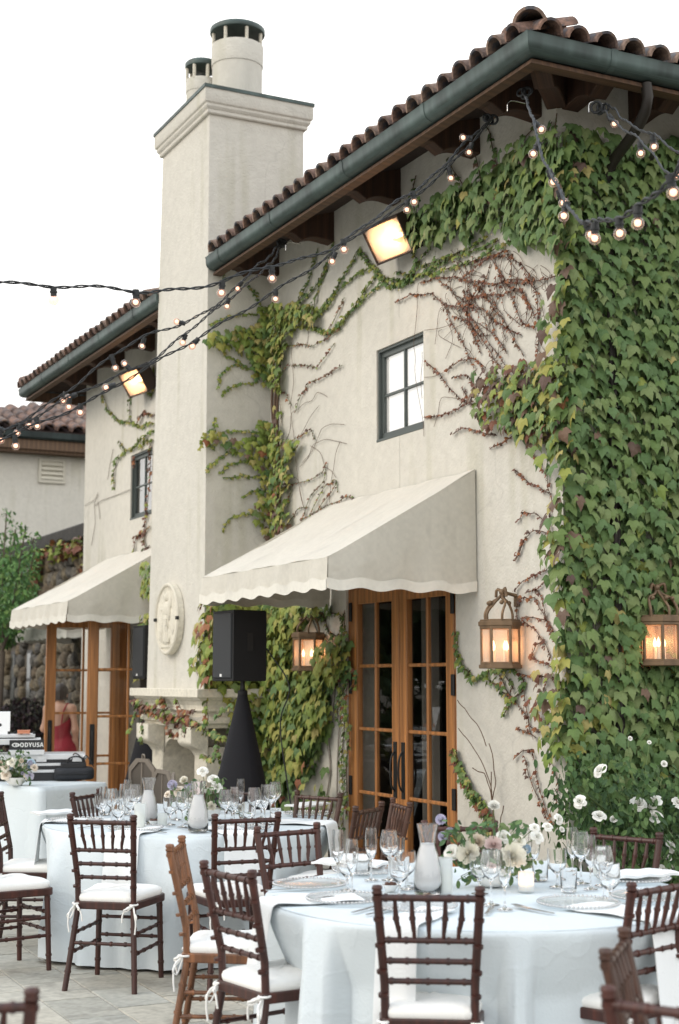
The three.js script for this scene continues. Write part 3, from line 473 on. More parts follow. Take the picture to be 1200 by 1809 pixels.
// surfaces leaves can grow on: px -> point, and the outward normal
const FRONT = { at: (x, y, o) => onWall(x, y, o), n: V(0, 0, 1), axis: 'x', fix: (a, y, o) => V(a, y, WZ + o) };
const END = { at: (x, y, o) => onEnd(x, y, o), n: V(1, 0, 0), axis: 'z', fix: (a, y, o) => V(EX + o, y, a) };
const SIDE = { at: (x, y, o) => on(x, y, 'x', CX + o), n: V(1, 0, 0), axis: 'z', fix: (a, y, o) => V(CX + o, y, a) };
const BREAST = { at: (x, y, o) => on(x, y, 'z', CZ + o), n: V(0, 0, 1), axis: 'x', fix: (a, y, o) => V(a, y, CZ + o) };
function patch(list, face, pxPoly, { step = .06, size = [.07, .12], color, off = [.02, .14], keep = 1, clamp, lift }) {
  const poly = pxPoly.map(([x, y]) => { const p = face.at(x, y, .08); return [p[face.axis], p.y]; }), xs = poly.map(p => p[0]), ys = poly.map(p => p[1]);
  for (let a = Math.min(...xs); a < Math.max(...xs); a += step) for (let y = Math.min(...ys); y < Math.max(...ys); y += step) {
    const u = a + rr(-.5, .5) * step, v = y + rr(-.5, .5) * step; if (rnd() > keep || !inside(poly, u, v) || (clamp && !clamp(u, v))) continue;
    const o = rr(off[0], off[1]), s = rr(size[0], size[1]), p = face.fix(u, v + s * .5, o);
    list.push({ m: leafMatrix(p, face.n, s, lift ? rr(...lift) : undefined), p, s, o, c: color(u, v, proj(p)) });
  }
}
const mix = (...w) => () => { let r = rnd() * w.reduce((s, x) => s + x[1], 0); for (const [a, k] of w) { if ((r -= k) < 0) return pick(a); } return pick(w[0][0]); };
// runner: a stem along px points on a face, with small leaves set alternately
function runner(stems, list, face, pts, { r = .004, leaf = 0, size = [.03, .05], color, off = .015, wob = .01 }) {
  const P = pts.map(([x, y]) => face.at(x, y, off)), q = [];
  for (let i = 0; i < P.length; i++) { q.push(P[i]); if (i < P.length - 1) q.push(P[i].clone().lerp(P[i + 1], .5).add(V(rr(-wob, wob), rr(-wob, wob), rr(-wob, wob) * .5))); }
  const curve = new THREE.CatmullRomCurve3(q, false, 'centripetal'), len = curve.getLength();
  stems.push(flat(new THREE.TubeGeometry(curve, Math.max(10, Math.round(len * 26)), r, 4)));
  if (leaf) for (let d = 0; d < len; d += leaf * rr(.6, 1.4)) { const p = curve.getPointAt(Math.min(1, d / len)), s = rr(...size); p.add(V(rr(-1, 1) * s * .35, rr(-.2, .5) * s, rr(-1, 1) * s * .35)).addScaledVector(face.n, s * .25); list.push({ m: leafMatrix(p, face.n, s, rr(0, .9), rr(-1, 1), rr(-1.2, 1.2)), p, s, o: 0, c: color() }); }
}
function growLeaves(t, list, nParts, minPx = 9) { // the leaves that show largest become parts, the rest one mass
  for (const l of list) { const q = proj(l.p); l.show = (q[0] > -20 && q[0] < 1220 && q[1] > -20 && q[1] < 1700) ? l.s * FOC / q[2] * (.6 + .4 * Math.min(1, l.o / .12)) : 0; l.px = l.s * FOC / q[2]; }
  list.sort((a, b) => b.show - a.show);
  let k = 0; for (; k < Math.min(nParts, list.length) && list[k].px >= minPx && list[k].show; k++) { const m = part('leaf', IVY[k % 3], leafM(list[k].c), t); m.applyMatrix4(list[k].m); }
  const rest = list.slice(k); if (!rest.length) return;
  for (let v = 0; v < 2; v++) { const sub = rest.filter((_, i) => i % 2 === v); if (!sub.length) continue;
    const im = new THREE.InstancedMesh(IVY[v], stuffLeaf, sub.length), c = new THREE.Color(); sub.forEach((l, i) => { im.setMatrixAt(i, l.m); im.setColorAt(i, c.setRGB(...l.c)); }); im.name = 'foliage'; im.userData.kind = 'stuff'; im.castShadow = im.receiveShadow = true; t.add(im); }
}
{ // -- A: dark green creeper clothing the end wall and turning the corner
  const t = thing('climbing_ivy', 'dense dark green ivy curtain covering the end wall on the right, around the right lantern', 'ivy', [0, 0, 0]), L = [], S = [];
  const lamp = on(1166, 1134, 'x', EX + .14), clear = (u, v) => !(Math.abs(u - lamp.z) < .125 && v > 1.76 && v < 2.06);
  const colr = (u, v, q) => { const e = q[0] < 1035 ? .30 : .05, low = q[1] > 1140 && q[1] < 1300 && q[0] < 1080 ? .2 : 0; const r = rnd(); return r < e * .5 + low ? pick(YEL) : r < e * .5 + low + .002 + e * .12 ? pick(PURP) : pick(GREEN); };
  const E_ = [[996, 220], [1060, 235], [1130, 265], [1205, 245], [1360, 300], [1360, 1460], [1225, 1460], [1120, 1450], [1060, 1430], [1010, 1390], [996, 1300]];
  patch(L, END, E_, { step: .047, size: [.05, .098], color: colr, off: [.05, .17], clamp: clear, lift: [.1, .6], keep: .9 });
  patch(L, END, E_, { step: .06, size: [.06, .09], color: mix([GREEN, 1]), off: [.015, .07], clamp: clear });
  const F_ = [[1004, 240], [985, 425], [969, 467], [977, 500], [960, 567], [973, 625], [950, 655], [905, 690], [900, 762], [935, 795], [960, 817], [992, 867], [987, 900], [977, 921], [968, 983], [965, 1010], [975, 1037], [990, 1097], [995, 1137], [980, 1160], [983, 1210], [960, 1247], [950, 1283], [962, 1333], [980, 1350], [1000, 1357], [1004, 1393]];
  patch(L, FRONT, F_, { step: .055, size: [.055, .10], color: (u, v, q) => { const r = rnd(), low = q[1] > 1130; return r < (low ? .42 : .25) ? pick(YEL) : r < (low ? .62 : .42) ? pick(PURP) : pick(GREEN); }, off: [.03, .16] });
  for (const pts of [[[1110, 1380], [1118, 1000], [1100, 700], [1060, 420], [1020, 260]], [[1060, 1400], [1050, 1100], [1075, 800], [1120, 560], [1150, 330]], [[1170, 1350], [1190, 900], [1185, 600], [1200, 300]], [[1085, 740], [1110, 690], [1125, 640], [1140, 560]]]) runner(S, L, END, pts, { r: .011, off: .02, color: () => GREEN[0] });
  part('stem', S, M.stemGrey, t); growLeaves(t, L, 300);
}
{ // -- B: green band below the eave
  const t = thing('climbing_ivy', 'green ivy band under the eave above the small window, trailing green shoots to the floodlight', 'ivy', [0, 0, 0]), L = [], S = [];
  const band = [[720, 425], [718, 402], [730, 372], [790, 340], [845, 318], [885, 285], [945, 250], [1003, 236], [1000, 440], [968, 450], [945, 430], [910, 440], [900, 418], [870, 398], [845, 412], [815, 430], [800, 415], [780, 432], [740, 440]];
  patch(L, FRONT, band, { step: .05, size: [.06, .10], color: mix([GREEN, 6], [YEL, .5], [PURP, .08]), off: [.05, .18], lift: [.1, .5] });
  patch(L, FRONT, band, { step: .065, size: [.07, .11], color: mix([GREEN, 1]), off: [.015, .06] });
  const g = { r: .005, leaf: .022, size: [.026, .045], color: mix([GREEN, 2], [YEL, 1]) };
  for (const p of [[[905, 425], [850, 455], [790, 475], [735, 487], [700, 480]], [[880, 425], [830, 445], [770, 470], [720, 500], [690, 492]], [[860, 420], [800, 450], [745, 470]], [[728, 440], [740, 470], [720, 500], [690, 505], [655, 470], [640, 445]], [[760, 440], [728, 480], [705, 510]]]) runner(S, L, FRONT, p, g);
  for (const p of [[[985, 320], [978, 260], [984, 200]], [[960, 330], [955, 280], [975, 215]], [[880, 300], [868, 250], [860, 225]], [[850, 320], [840, 275], [830, 250]], [[820, 330], [800, 300], [790, 280]], [[735, 390], [728, 350], [735, 310]], [[905, 280], [930, 240], [950, 220]]]) runner(S, L, FRONT, p, { r: .005, leaf: .05, size: [.03, .06], color: mix([GREEN, 1], [PURP, .4]) });
  part('stem', S, M.stem, t); growLeaves(t, L, 300);
}
{ // -- C: bare red creeper between window and corner
  const t = thing('climbing_vine', 'bare reddish creeper net with tiny red leaves between small window and ivy corner', 'vine', [0, 0, 0]), L = [], S = [], B = [];
  const rd = { r: .003, leaf: .021, size: [.014, .029], color: mix([RED, 3], [PURP, 1]) };
  const Z = (x, y) => [700 + x / 2.4, 400 + y / 2.4];
  const paths = [[[0, 320], [60, 290], [150, 285], [200, 330], [230, 400], [270, 470], [300, 530], [330, 600]], [[100, 240], [170, 220], [230, 260], [270, 330], [330, 400], [380, 470], [430, 540], [470, 600]], [[170, 220], [260, 215], [330, 240], [380, 300], [420, 360], [470, 420], [510, 500], [540, 550]], [[330, 150], [400, 130], [480, 120], [530, 160], [570, 210], [590, 260], [600, 350], [605, 440], [600, 540]], [[280, 220], [340, 170], [400, 130], [480, 100]], [[300, 300], [380, 290], [450, 290], [520, 270], [560, 320], [590, 390]], [[400, 150], [380, 220], [330, 290], [300, 360], [320, 450], [360, 540]], [[480, 130], [490, 190], [480, 260], [500, 330], [530, 400], [590, 430]], [[400, 130], [440, 190], [470, 250], [540, 280], [570, 350]], [[200, 330], [260, 340], [320, 330], [370, 350], [420, 400], [480, 440], [530, 460]], [[240, 380], [300, 400], [350, 460], [400, 530], [440, 590]], [[420, 220], [430, 300], [400, 380], [420, 460], [470, 540]], [[120, 570], [180, 620], [230, 690], [270, 730], [330, 760]], [[120, 810], [190, 800], [270, 770], [330, 740]], [[240, 880], [280, 855], [350, 870], [420, 880]], [[400, 940], [450, 920], [490, 890]], [[500, 1030], [550, 1075], [600, 1100], [650, 1130]], [[510, 1250], [540, 1210], [590, 1215], [640, 1260]], [[505, 1410], [540, 1330], [580, 1290], [640, 1300]], [[560, 940], [600, 990], [640, 1060], [660, 1150], [650, 1250], [660, 1340]], [[210, 610], [270, 570], [330, 560], [380, 600]], [[240, 640], [300, 630], [330, 680], [340, 720]], [[280, 680], [300, 720], [270, 760]], [[440, 240], [520, 225], [600, 230], [680, 210]], [[320, 230], [420, 245], [500, 240], [580, 235]]];
  for (const p of paths) runner(S, L, FRONT, p.map(q => Z(...q)), rd);
  for (let i = 0; i < 20; i++) { const x = rr(230, 560), y = rr(120, 330); runner(S, L, FRONT, [[x, y], [x + rr(-40, 60), y + rr(60, 110)], [x + rr(0, 110), y + rr(150, 260)]].map(q => Z(...q)), { ...rd, r: .0025, leaf: .05, size: [.012, .022] }); }
  const bare = { r: .002, color: () => RED[0], wob: .02 };
  for (const p of [[[95, 240], [90, 330], [75, 500], [80, 620], [110, 800], [118, 890]], [[110, 530], [105, 650], [110, 730]], [[120, 440], [250, 410]], [[165, 500], [180, 370], [200, 340]], [[120, 640], [200, 620]], [[160, 850], [190, 730], [260, 730]], [[210, 400], [240, 480], [210, 560]], [[570, 380], [600, 470], [640, 540]]]) runner(B, L, FRONT, p.map(q => Z(...q)), bare);
  for (let i = 0; i < 46; i++) { const x = rr(150, 620), y = rr(90, 520); runner(B, L, FRONT, [[x, y], [x + rr(-50, 50), y + rr(20, 60)], [x + rr(-80, 80), y + rr(60, 120)]].map(q => Z(...q)), bare); }
  const clump = [[350, 625], [450, 600], [570, 560], [600, 600], [700, 590], [700, 900], [600, 940], [540, 930], [470, 880], [400, 870], [345, 830], [330, 740]].map(q => Z(...q));
  patch(L, FRONT, clump, { step: .038, size: [.042, .078], color: (u, v, q) => { const k = (q[0] - 840) / 110, r = rnd(); return r < .5 - .35 * k ? pick(PURP) : r < .62 - .35 * k ? pick(RED) : r < .8 ? pick(YEL) : pick(GREEN); }, off: [.02, .13] });
  // lower down, beside the left lantern
  const Y = (x, y) => [800 + x / 3, 950 + y / 3];
  for (const p of [[[330, 120], [360, 60], [385, 0]], [[330, 280], [370, 230], [450, 190], [500, 170]], [[350, 460], [340, 360], [370, 315], [440, 320], [470, 390], [490, 430]], [[390, 290], [450, 270], [490, 230], [540, 190]], [[440, 270], [480, 350], [500, 450], [560, 550]], [[520, 250], [545, 330], [560, 420], [580, 480]], [[360, 430], [440, 425], [500, 440], [540, 510]], [[370, 440], [440, 490], [490, 560], [520, 640]], [[420, 620], [440, 570], [490, 540]], [[415, 630], [480, 660], [530, 690]], [[350, 720], [430, 740], [520, 730], [560, 760]], [[290, 820], [350, 890], [390, 940], [410, 1000], [470, 1020]], [[370, 740], [380, 850], [400, 960], [410, 1030]], [[340, 1010], [390, 1030], [440, 1060]], [[325, 1170], [370, 1130], [420, 1120]], [[420, 1130], [440, 1250], [460, 1340], [490, 1430], [540, 1540]], [[380, 1160], [400, 1250], [430, 1330], [470, 1420], [500, 1500]], [[530, 1200], [560, 1300], [550, 1400], [580, 1480]], [[500, 760], [460, 850], [430, 920]]]) runner(S, L, FRONT, p.map(q => Y(...q)), rd);
  patch(L, FRONT, [[380, 730], [450, 700], [560, 720], [590, 800], [500, 900], [430, 1000], [390, 900]].map(q => Y(...q)), { step: .055, size: [.04, .075], color: mix([RED, 2], [PURP, 2], [YEL, 1]), off: [.02, .1], keep: .6 });
  part('stem', S, M.stemRed, t); part('tendril', B, M.stem, t); growLeaves(t, L, 120);
}
{ // -- D: column in the corner between chimney and wall
  const t = thing('climbing_vine', 'yellow green vine column climbing beside the chimney above the big awning', 'vine', [0, 0, 0]), L = [], S = [], B = [];
  const Z = (x, y) => [350 + x / 2.667, 450 + y / 2.667];
  const yg = mix([YEL, 4], [GREEN, 1.3]), yr = mix([YEL, 5], [GREEN, 1.5], [PURP, .5], [RED, .12]);
  patch(L, SIDE, [[40, 395], [100, 370], [200, 350], [280, 340], [300, 255], [366, 225], [366, 630], [310, 610], [250, 560], [230, 500], [170, 460], [100, 440], [40, 430]].map(q => Z(...q)), { step: .036, size: [.048, .08], color: yg, off: [.02, .12] });
  patch(L, FRONT, [[350, 235], [440, 230], [540, 260], [560, 300], [540, 330], [440, 345], [412, 390], [392, 450], [385, 520], [380, 640], [350, 640]].map(q => Z(...q)), { step: .036, size: [.048, .08], color: yg, off: [.03, .13] });
  patch(L, SIDE, [[20, 850], [80, 825], [150, 880], [270, 870], [290, 790], [368, 790], [368, 1320], [300, 1355], [290, 1270], [225, 1215], [290, 1160], [300, 1060], [250, 1000], [200, 940], [100, 905], [30, 890]].map(q => Z(...q)), { step: .038, size: [.045, .075], color: yr, off: [.02, .13] });
  patch(L, FRONT, [[355, 795], [395, 850], [405, 890], [470, 885], [440, 960], [425, 1010], [430, 1060], [405, 1110], [400, 1170], [415, 1290], [355, 1320]].map(q => Z(...q)), { step: .038, size: [.045, .075], color: yr, off: [.03, .13] });
  patch(L, FRONT, [[345, 620], [380, 620], [382, 800], [350, 800]].map(q => Z(...q)), { step: .07, size: [.05, .08], color: yr, off: [.02, .09], keep: .7 });
  const g = { r: .004, leaf: .018, size: [.022, .04], color: mix([YEL, 4], [GREEN, 1]) }, gr = { ...g, color: mix([GREEN, 1], [YEL, 1.3]) };
  for (const p of [[[280, 600], [200, 610], [150, 630], [115, 660]], [[250, 540], [170, 520], [110, 560], [95, 620]], [[230, 530], [180, 500], [130, 480], [100, 440]], [[280, 280], [200, 280], [130, 300], [50, 330]], [[270, 840], [200, 830], [130, 830], [100, 840]], [[80, 830], [75, 790], [78, 765]], [[30, 850], [15, 890], [5, 920]], [[170, 930], [110, 950], [60, 990], [35, 1030]], [[250, 970], [180, 980], [130, 1000], [100, 1030]], [[290, 1045], [210, 1040], [120, 1050]], [[290, 1110], [240, 1120], [205, 1140]], [[260, 1220], [200, 1225], [140, 1250], [120, 1300]], [[80, 900], [40, 890], [80, 925]]]) runner(S, L, SIDE, p.map(q => Z(...q)), g);
  for (const p of [[[300, 250], [270, 190], [230, 150]], [[120, 120], [115, 80], [110, 40]]]) runner(S, L, SIDE, p.map(q => Z(...q)), gr);
  for (const p of [[[440, 250], [490, 190], [530, 100], [550, 40], [565, -30]], [[545, 260], [560, 180], [600, 70], [620, 0], [640, -60]], [[560, 280], [620, 240], [650, 170], [690, 90], [740, 20], [760, -30]], [[480, 220], [540, 170], [580, 110], [610, 60]], [[560, 300], [620, 210], [680, 150], [740, 100], [830, 50]], [[450, 335], [530, 345], [620, 365], [680, 320], [740, 240], [800, 150], [860, 70]], [[540, 340], [590, 370], [660, 340], [720, 270], [800, 190], [880, 130]], [[760, 0], [820, 50], [880, 110], [940, 140], [1000, 100], [1030, 40]]]) runner(S, L, FRONT, p.map(q => Z(...q)), { ...gr, leaf: .016 });
  const red = { r: .003, leaf: .03, size: [.016, .03], color: mix([RED, 2], [PURP, 2], [YEL, .6]) };
  for (const p of [[[420, 430], [480, 420], [540, 430], [600, 400], [680, 350]], [[440, 520], [500, 520], [560, 530], [600, 480], [640, 420]], [[460, 740], [480, 670], [530, 600], [600, 570], [680, 520]], [[440, 880], [490, 850], [530, 820], [550, 870]], [[410, 1080], [470, 1075], [530, 1060], [590, 1020], [605, 980]], [[420, 1190], [440, 1110], [410, 1080]], [[500, 1230], [530, 1140], [590, 1070], [600, 1000]], [[530, 1230], [560, 1160], [600, 1090], [650, 1060], [660, 1120]], [[560, 1210], [620, 1130], [655, 1070]], [[600, 1190], [640, 1170], [700, 1140], [735, 1145], [690, 1190]], [[480, 1250], [540, 1220], [600, 1190]], [[430, 1260], [470, 1200], [520, 1190]], [[390, 560], [430, 510]], [[380, 640], [420, 660], [440, 710]], [[600, 400], [690, 200]]]) runner(S, L, FRONT, p.map(q => Z(...q)), red);
  const bare = { r: .0022, color: () => RED[0], wob: .03 };
  for (const p of [[[390, 420], [385, 600], [395, 800]], [[445, 350], [450, 600], [445, 800], [460, 960], [510, 1240]], [[400, 900], [440, 750], [500, 700], [560, 650], [610, 670]], [[460, 900], [500, 820], [570, 710]], [[480, 1000], [540, 900], [600, 870], [700, 890]], [[490, 980], [570, 850], [620, 800], [690, 800]], [[620, 1170], [640, 1000], [670, 880]], [[430, 1000], [470, 1060], [500, 1200]], [[530, 900], [600, 1000], [650, 1050]], [[505, 440], [520, 360]]]) runner(B, L, FRONT, p.map(q => Z(...q)), bare);
  for (const x of [352, 366, 378]) runner(B, L, FRONT, [[x, 1320], [x + 6, 1000], [x - 4, 700], [x + 5, 420], [x + 12, 260]].map(q => Z(...q)), { ...bare, r: .012 });
  part('stem', S, M.greenStem, t); part('woody_stem', B, M.stem, t); growLeaves(t, L, 300, 10);
}
{ // -- E: full yellow green creeper behind the speaker and along the door
  const t = thing('climbing_ivy', 'yellow green ivy behind the black speaker, around the lantern left of the doors', 'ivy', [0, 0, 0]), L = [], S = [], B = [];
  const Z = (x, y) => [220 + x / 3, 980 + y / 3], c = (u, v, q) => { const r = rnd(), low = q[1] > 1360 ? .45 : 0; return r < low ? pick(GREEN) : r < .66 ? pick(YEL.slice(0, 4)) : r < .92 ? pick(GREEN) : pick(YEL); };
  const lamp = on(545, 1153, 'z', WZ + .14), clear = (u, v) => !(u < lamp.x + .07 && u > lamp.x - .17 && v > 1.74 && v < 2.1);
  const main = [[800, 255], [1000, 270], [1090, 300], [1060, 330], [1000, 330], [900, 430], [890, 640], [1000, 620], [1130, 430], [1165, 500], [1160, 640], [1090, 720], [1080, 860], [1060, 960], [1010, 1060], [960, 1180], [830, 1260], [800, 1480], [780, 1480], [780, 255]].map(q => Z(...q));
  patch(L, FRONT, main, { step: .046, size: [.06, .10], color: c, off: [.04, .20], lift: [.15, .6], clamp: clear });
  patch(L, FRONT, main, { step: .075, size: [.08, .11], color: mix([GREEN, 1]), off: [.01, .05], clamp: clear });
  const sd = [[430, 250], [600, 245], [798, 255], [798, 1480], [600, 1480], [560, 800], [430, 740], [425, 640], [430, 430]].map(q => Z(...q));
  patch(L, SIDE, sd, { step: .044, size: [.06, .095], color: c, off: [.03, .18] }); patch(L, SIDE, sd, { step: .07, size: [.08, .11], color: mix([GREEN, 1]), off: [.01, .05] });
  patch(L, BREAST, [[425, 260], [440, 260], [440, 740], [400, 690], [355, 620], [360, 480], [380, 360]].map(q => Z(...q)), { step: .055, size: [.07, .11], color: mix([YEL, 4], [RED, 1]), off: [.0, .1] });
  patch(L, FRONT, [[760, 1150], [1000, 1100], [1100, 1250], [1120, 1480], [760, 1480]].map(q => Z(...q)), { step: .07, size: [.05, .10], color: mix([GREEN, 4], [YEL, 1], [RED, .4]), off: [.03, .2], keep: .8 });
  const g = { r: .004, leaf: .02, size: [.026, .045], color: mix([GREEN, 3], [YEL, 1.5], [RED, .35]) };
  for (const p of [[[1165, 300], [1168, 500], [1160, 700], [1165, 900], [1150, 1100], [1165, 1300], [1160, 1480]], [[1175, 480], [1185, 640], [1172, 800], [1190, 960], [1175, 1150], [1180, 1400]], [[1160, 330], [1150, 420], [1120, 500]], [[1100, 420], [1130, 640], [1145, 800]], [[1160, 620], [1200, 600], [1230, 640], [1205, 720]], [[1150, 700], [1130, 820], [1140, 900]]]) runner(S, L, FRONT, p.map(q => Z(...q)), g);
  for (const p of [[[1050, 300], [1080, 400], [1120, 430]], [[1000, 320], [1060, 330], [1100, 310], [1160, 330]]]) runner(S, L, FRONT, p.map(q => Z(...q)), { ...g, leaf: .04 });
  for (const p of [[[1060, 1000], [1090, 880], [1110, 700], [1130, 420]], [[1090, 1100], [1070, 980], [1100, 860], [1120, 640]], [[1120, 1480], [1130, 1100], [1140, 800], [1130, 500], [1050, 340]], [[1040, 1480], [1090, 1150], [1080, 960]], [[990, 330], [1030, 420], [1090, 480]]]) runner(B, L, FRONT, p.map(q => Z(...q)), { r: .008, color: () => RED[0] });
  part('stem', S, M.stem, t); part('woody_stem', B, M.stemGrey, t);
  growLeaves(t, L, 300, 10);
}
{ // -- F: single shoots on the right of the doors and under the lantern
  const t = thing('climbing_vine', 'green shoot hanging from the door frame below the left lantern on bare wall', 'vine', [0, 0, 0]), L = [], S = [], B = [];
  const Y = (x, y) => [800 + x / 3, 950 + y / 3], g = { r: .005, leaf: .012, size: [.026, .045], color: mix([GREEN, 4], [YEL, 1.5]), wob: .015 };
  for (const p of [[[15, 500], [22, 600], [50, 680], [95, 740], [150, 730], [210, 700], [280, 695], [340, 710]], [[30, 640], [70, 700], [100, 750]]]) runner(S, L, FRONT, p.map(q => Y(...q)), g);
  for (const p of [[[180, 740], [240, 780], [290, 830], [330, 870]], [[270, 940], [310, 880], [350, 830], [380, 770], [350, 720]], [[230, 700], [270, 770], [300, 830]], [[270, 720], [320, 800]]]) runner(S, L, FRONT, p.map(q => Y(...q)), { ...g, leaf: .02, color: mix([GREEN, 3], [YEL, 1.5], [RED, 1]) });
  part('stem', S, M.stem, t); growLeaves(t, L, 60);
  const t2 = thing('climbing_vine', 'thick leafy shoot leaning down from the door hinge to the table flowers', 'vine', [0, 0, 0]), L2 = [], S2 = [];
  for (const d of [0, 8, -8, 14]) runner(S2, L2, FRONT, [[2 + d * .4, 1130], [20 + d, 1190], [60 + d, 1270], [110 + d, 1360], [160 + d, 1430], [195 + d * .5, 1520], [205, 1580]].map(q => Y(...q)), { r: .005, leaf: .014, size: [.028, .05], color: mix([GREEN, 3], [YEL, 1.3], [RED, 1.1]), wob: .03, off: .03 });
  part('stem', S2, M.stem, t2); growLeaves(t2, L2, 60);
  const t3 = thing('bare_twigs', 'bare brown twigs standing against the wall right of the doors', 'twigs', [0, 0, 0]), B3 = [];
  for (const p of [[[215, 1500], [205, 1330], [150, 1180], [80, 1070], [30, 1010]], [[215, 1450], [200, 1340], [170, 1250], [105, 1220]], [[210, 1400], [228, 1300], [215, 1180], [192, 1090]], [[178, 1105], [130, 990], [60, 900], [25, 860]], [[225, 1500], [205, 1370], [205, 1240]], [[235, 1560], [255, 1480], [270, 1420]]]) runner(B3, L, FRONT, p.map(q => Y(...q)), { r: .004, color: () => RED[0], off: .08 });
  part('twig', B3, M.stem, t3);
}
{ // -- G: shoots on the left wall and across the mantel
  const t = thing('climbing_vine', 'thin yellow and red shoots around the small left window beyond the chimney', 'vine', [0, 0, 0]), L = [], S = [], B = [], Z = (x, y) => [x / 3, 450 + y / 3];
  const g = { r: .004, leaf: .026, size: [.03, .05], color: mix([YEL, 3], [GREEN, 1.5]) };
  for (const p of [[[545, 740], [570, 820], [620, 870], [690, 890], [760, 910], [812, 890]], [[690, 740], [688, 800], [690, 880]], [[812, 930], [760, 970], [720, 1020], [670, 1040], [630, 990]], [[812, 980], [770, 990], [740, 1030]], [[660, 1050], [620, 1090], [605, 1150], [605, 1240]], [[815, 580], [812, 700], [800, 770]], [[770, 690], [800, 740]]]) runner(S, L, FRONT, p.map(q => Z(...q)), g);
  for (const p of [[[735, 880], [760, 840], [815, 850]], [[800, 1000], [795, 1200], [780, 1390]], [[770, 1390], [765, 1460], [720, 1500], [705, 1590]], [[795, 1440], [760, 1480], [730, 1500]], [[765, 1470], [770, 1550]], [[790, 1545], [740, 1590]], [[710, 1070], [712, 1130]]]) runner(S, L, FRONT, p.map(q => Z(...q)), { ...g, color: mix([RED, 3], [PURP, 1], [YEL, .5]) });
  for (const p of [[[450, 1330], [500, 1300], [520, 1260], [500, 1330], [525, 1310], [690, 1245]], [[500, 1330], [505, 1420], [485, 1540]], [[520, 1310], [530, 1400]], [[600, 1030], [580, 1130], [570, 1190]]]) runner(B, L, FRONT, p.map(q => Z(...q)), { r: .004, color: () => RED[0] });
  for (const [x, y0, y1, n] of [[262, 992, 1050, 50], [258, 1085, 1145, 60], [255, 1170, 1200, 16]]) for (let i = 0; i < n; i++) { const p = on(x + rr(-12, 6), rr(y0, y1), 'z', -4.95); L.push({ m: leafMatrix(p, FRONT.n, rr(.05, .09)), p, s: .07, o: 0, c: pick(rnd() < .85 ? YEL : GREEN) }); }
  part('stem', S, M.stem, t); part('tendril', B, M.stemGrey, t); growLeaves(t, L, 60);
  const t2 = thing('climbing_vine', 'red and green vine garland trailing across the stone mantel', 'vine', [0, 0, 0]), L2 = [], S2 = [], Q = (x, y) => [220 + x / 3, 980 + y / 3];
  const MANT = { at: (x, y, o) => on(x, y, 'z', -4.62 + o), n: V(0, 0, 1) }, m = { r: .004, leaf: .022, size: [.03, .055], off: .0, wob: .02 };
  for (const p of [[[60, 770], [110, 800], [180, 830], [250, 860], [330, 870], [400, 910]], [[90, 800], [160, 850], [240, 890], [300, 850], [380, 830]], [[50, 780], [90, 830], [170, 800], [210, 760]], [[210, 760], [230, 850], [230, 930], [270, 960], [330, 930]], [[280, 770], [320, 850], [330, 960]], [[240, 850], [290, 900], [350, 920]]]) runner(S2, L2, MANT, p.map(q => Q(...q)), { ...m, color: mix([RED, 3], [PURP, 1], [YEL, 1.2], [GREEN, .8]) });
  for (const p of [[[80, 790], [60, 860], [30, 940]], [[210, 760], [215, 810], [200, 850]], [[100, 870], [98, 970], [90, 1000]], [[360, 880], [420, 930], [490, 950], [500, 1040], [520, 1120]], [[500, 860], [560, 800], [590, 820]], [[440, 770], [445, 860], [420, 950]], [[420, 1060], [480, 1090], [500, 1030]], [[490, 960], [540, 970]]]) runner(S2, L2, MANT, p.map(q => Q(...q)), { ...m, color: mix([YEL, 3], [GREEN, 3], [RED, .6]) });
  part('stem', S2, M.stem, t2); growLeaves(t2, L2, 80, 10);
}
// ------------------------------------------------------------ rose bush in front of the ivy
function roseGeo(k, open = 1) { // whorls of broad cupped petals, inner ones rolled upright
  const gs = []; for (let r = 0; r < 4; r++) { const n = [3, 5, 6, 6][r]; for (let i = 0; i < n; i++) {
    const a = i * 2 * PI / n + r * .7 + hash(i, r, k) * .5, R = .003 + r * .0055 * open, tilt = 1.5 - r * .38 * open, w = .013 + r * .0052, L = .026 + r * .0045;
    gs.push(sheet(4, 4, (u, v) => { const s = Math.pow(Math.sin(PI * (.16 + .70 * v)), .6), x = (u - .5) * 2 * w * s, b = L * v, roll = .5 * r * .012 * v * v * v; return V(x, b * Math.sin(tilt) - roll + .25 * x * x / w * (1 - r * .2) + (hash(i, r, k + 5) - .5) * .003 * v, R + b * Math.cos(tilt) - .30 * x * x / w).applyAxisAngle(V(0, 1, 0), a); }));
  } }
  return merge(gs);
}
const ROSE = [roseGeo(1), roseGeo(2, 1.15), roseGeo(3, .55)];
const rosePetal = phys(.86, .85, .80, .6, { transmission: .12, thickness: 0 });
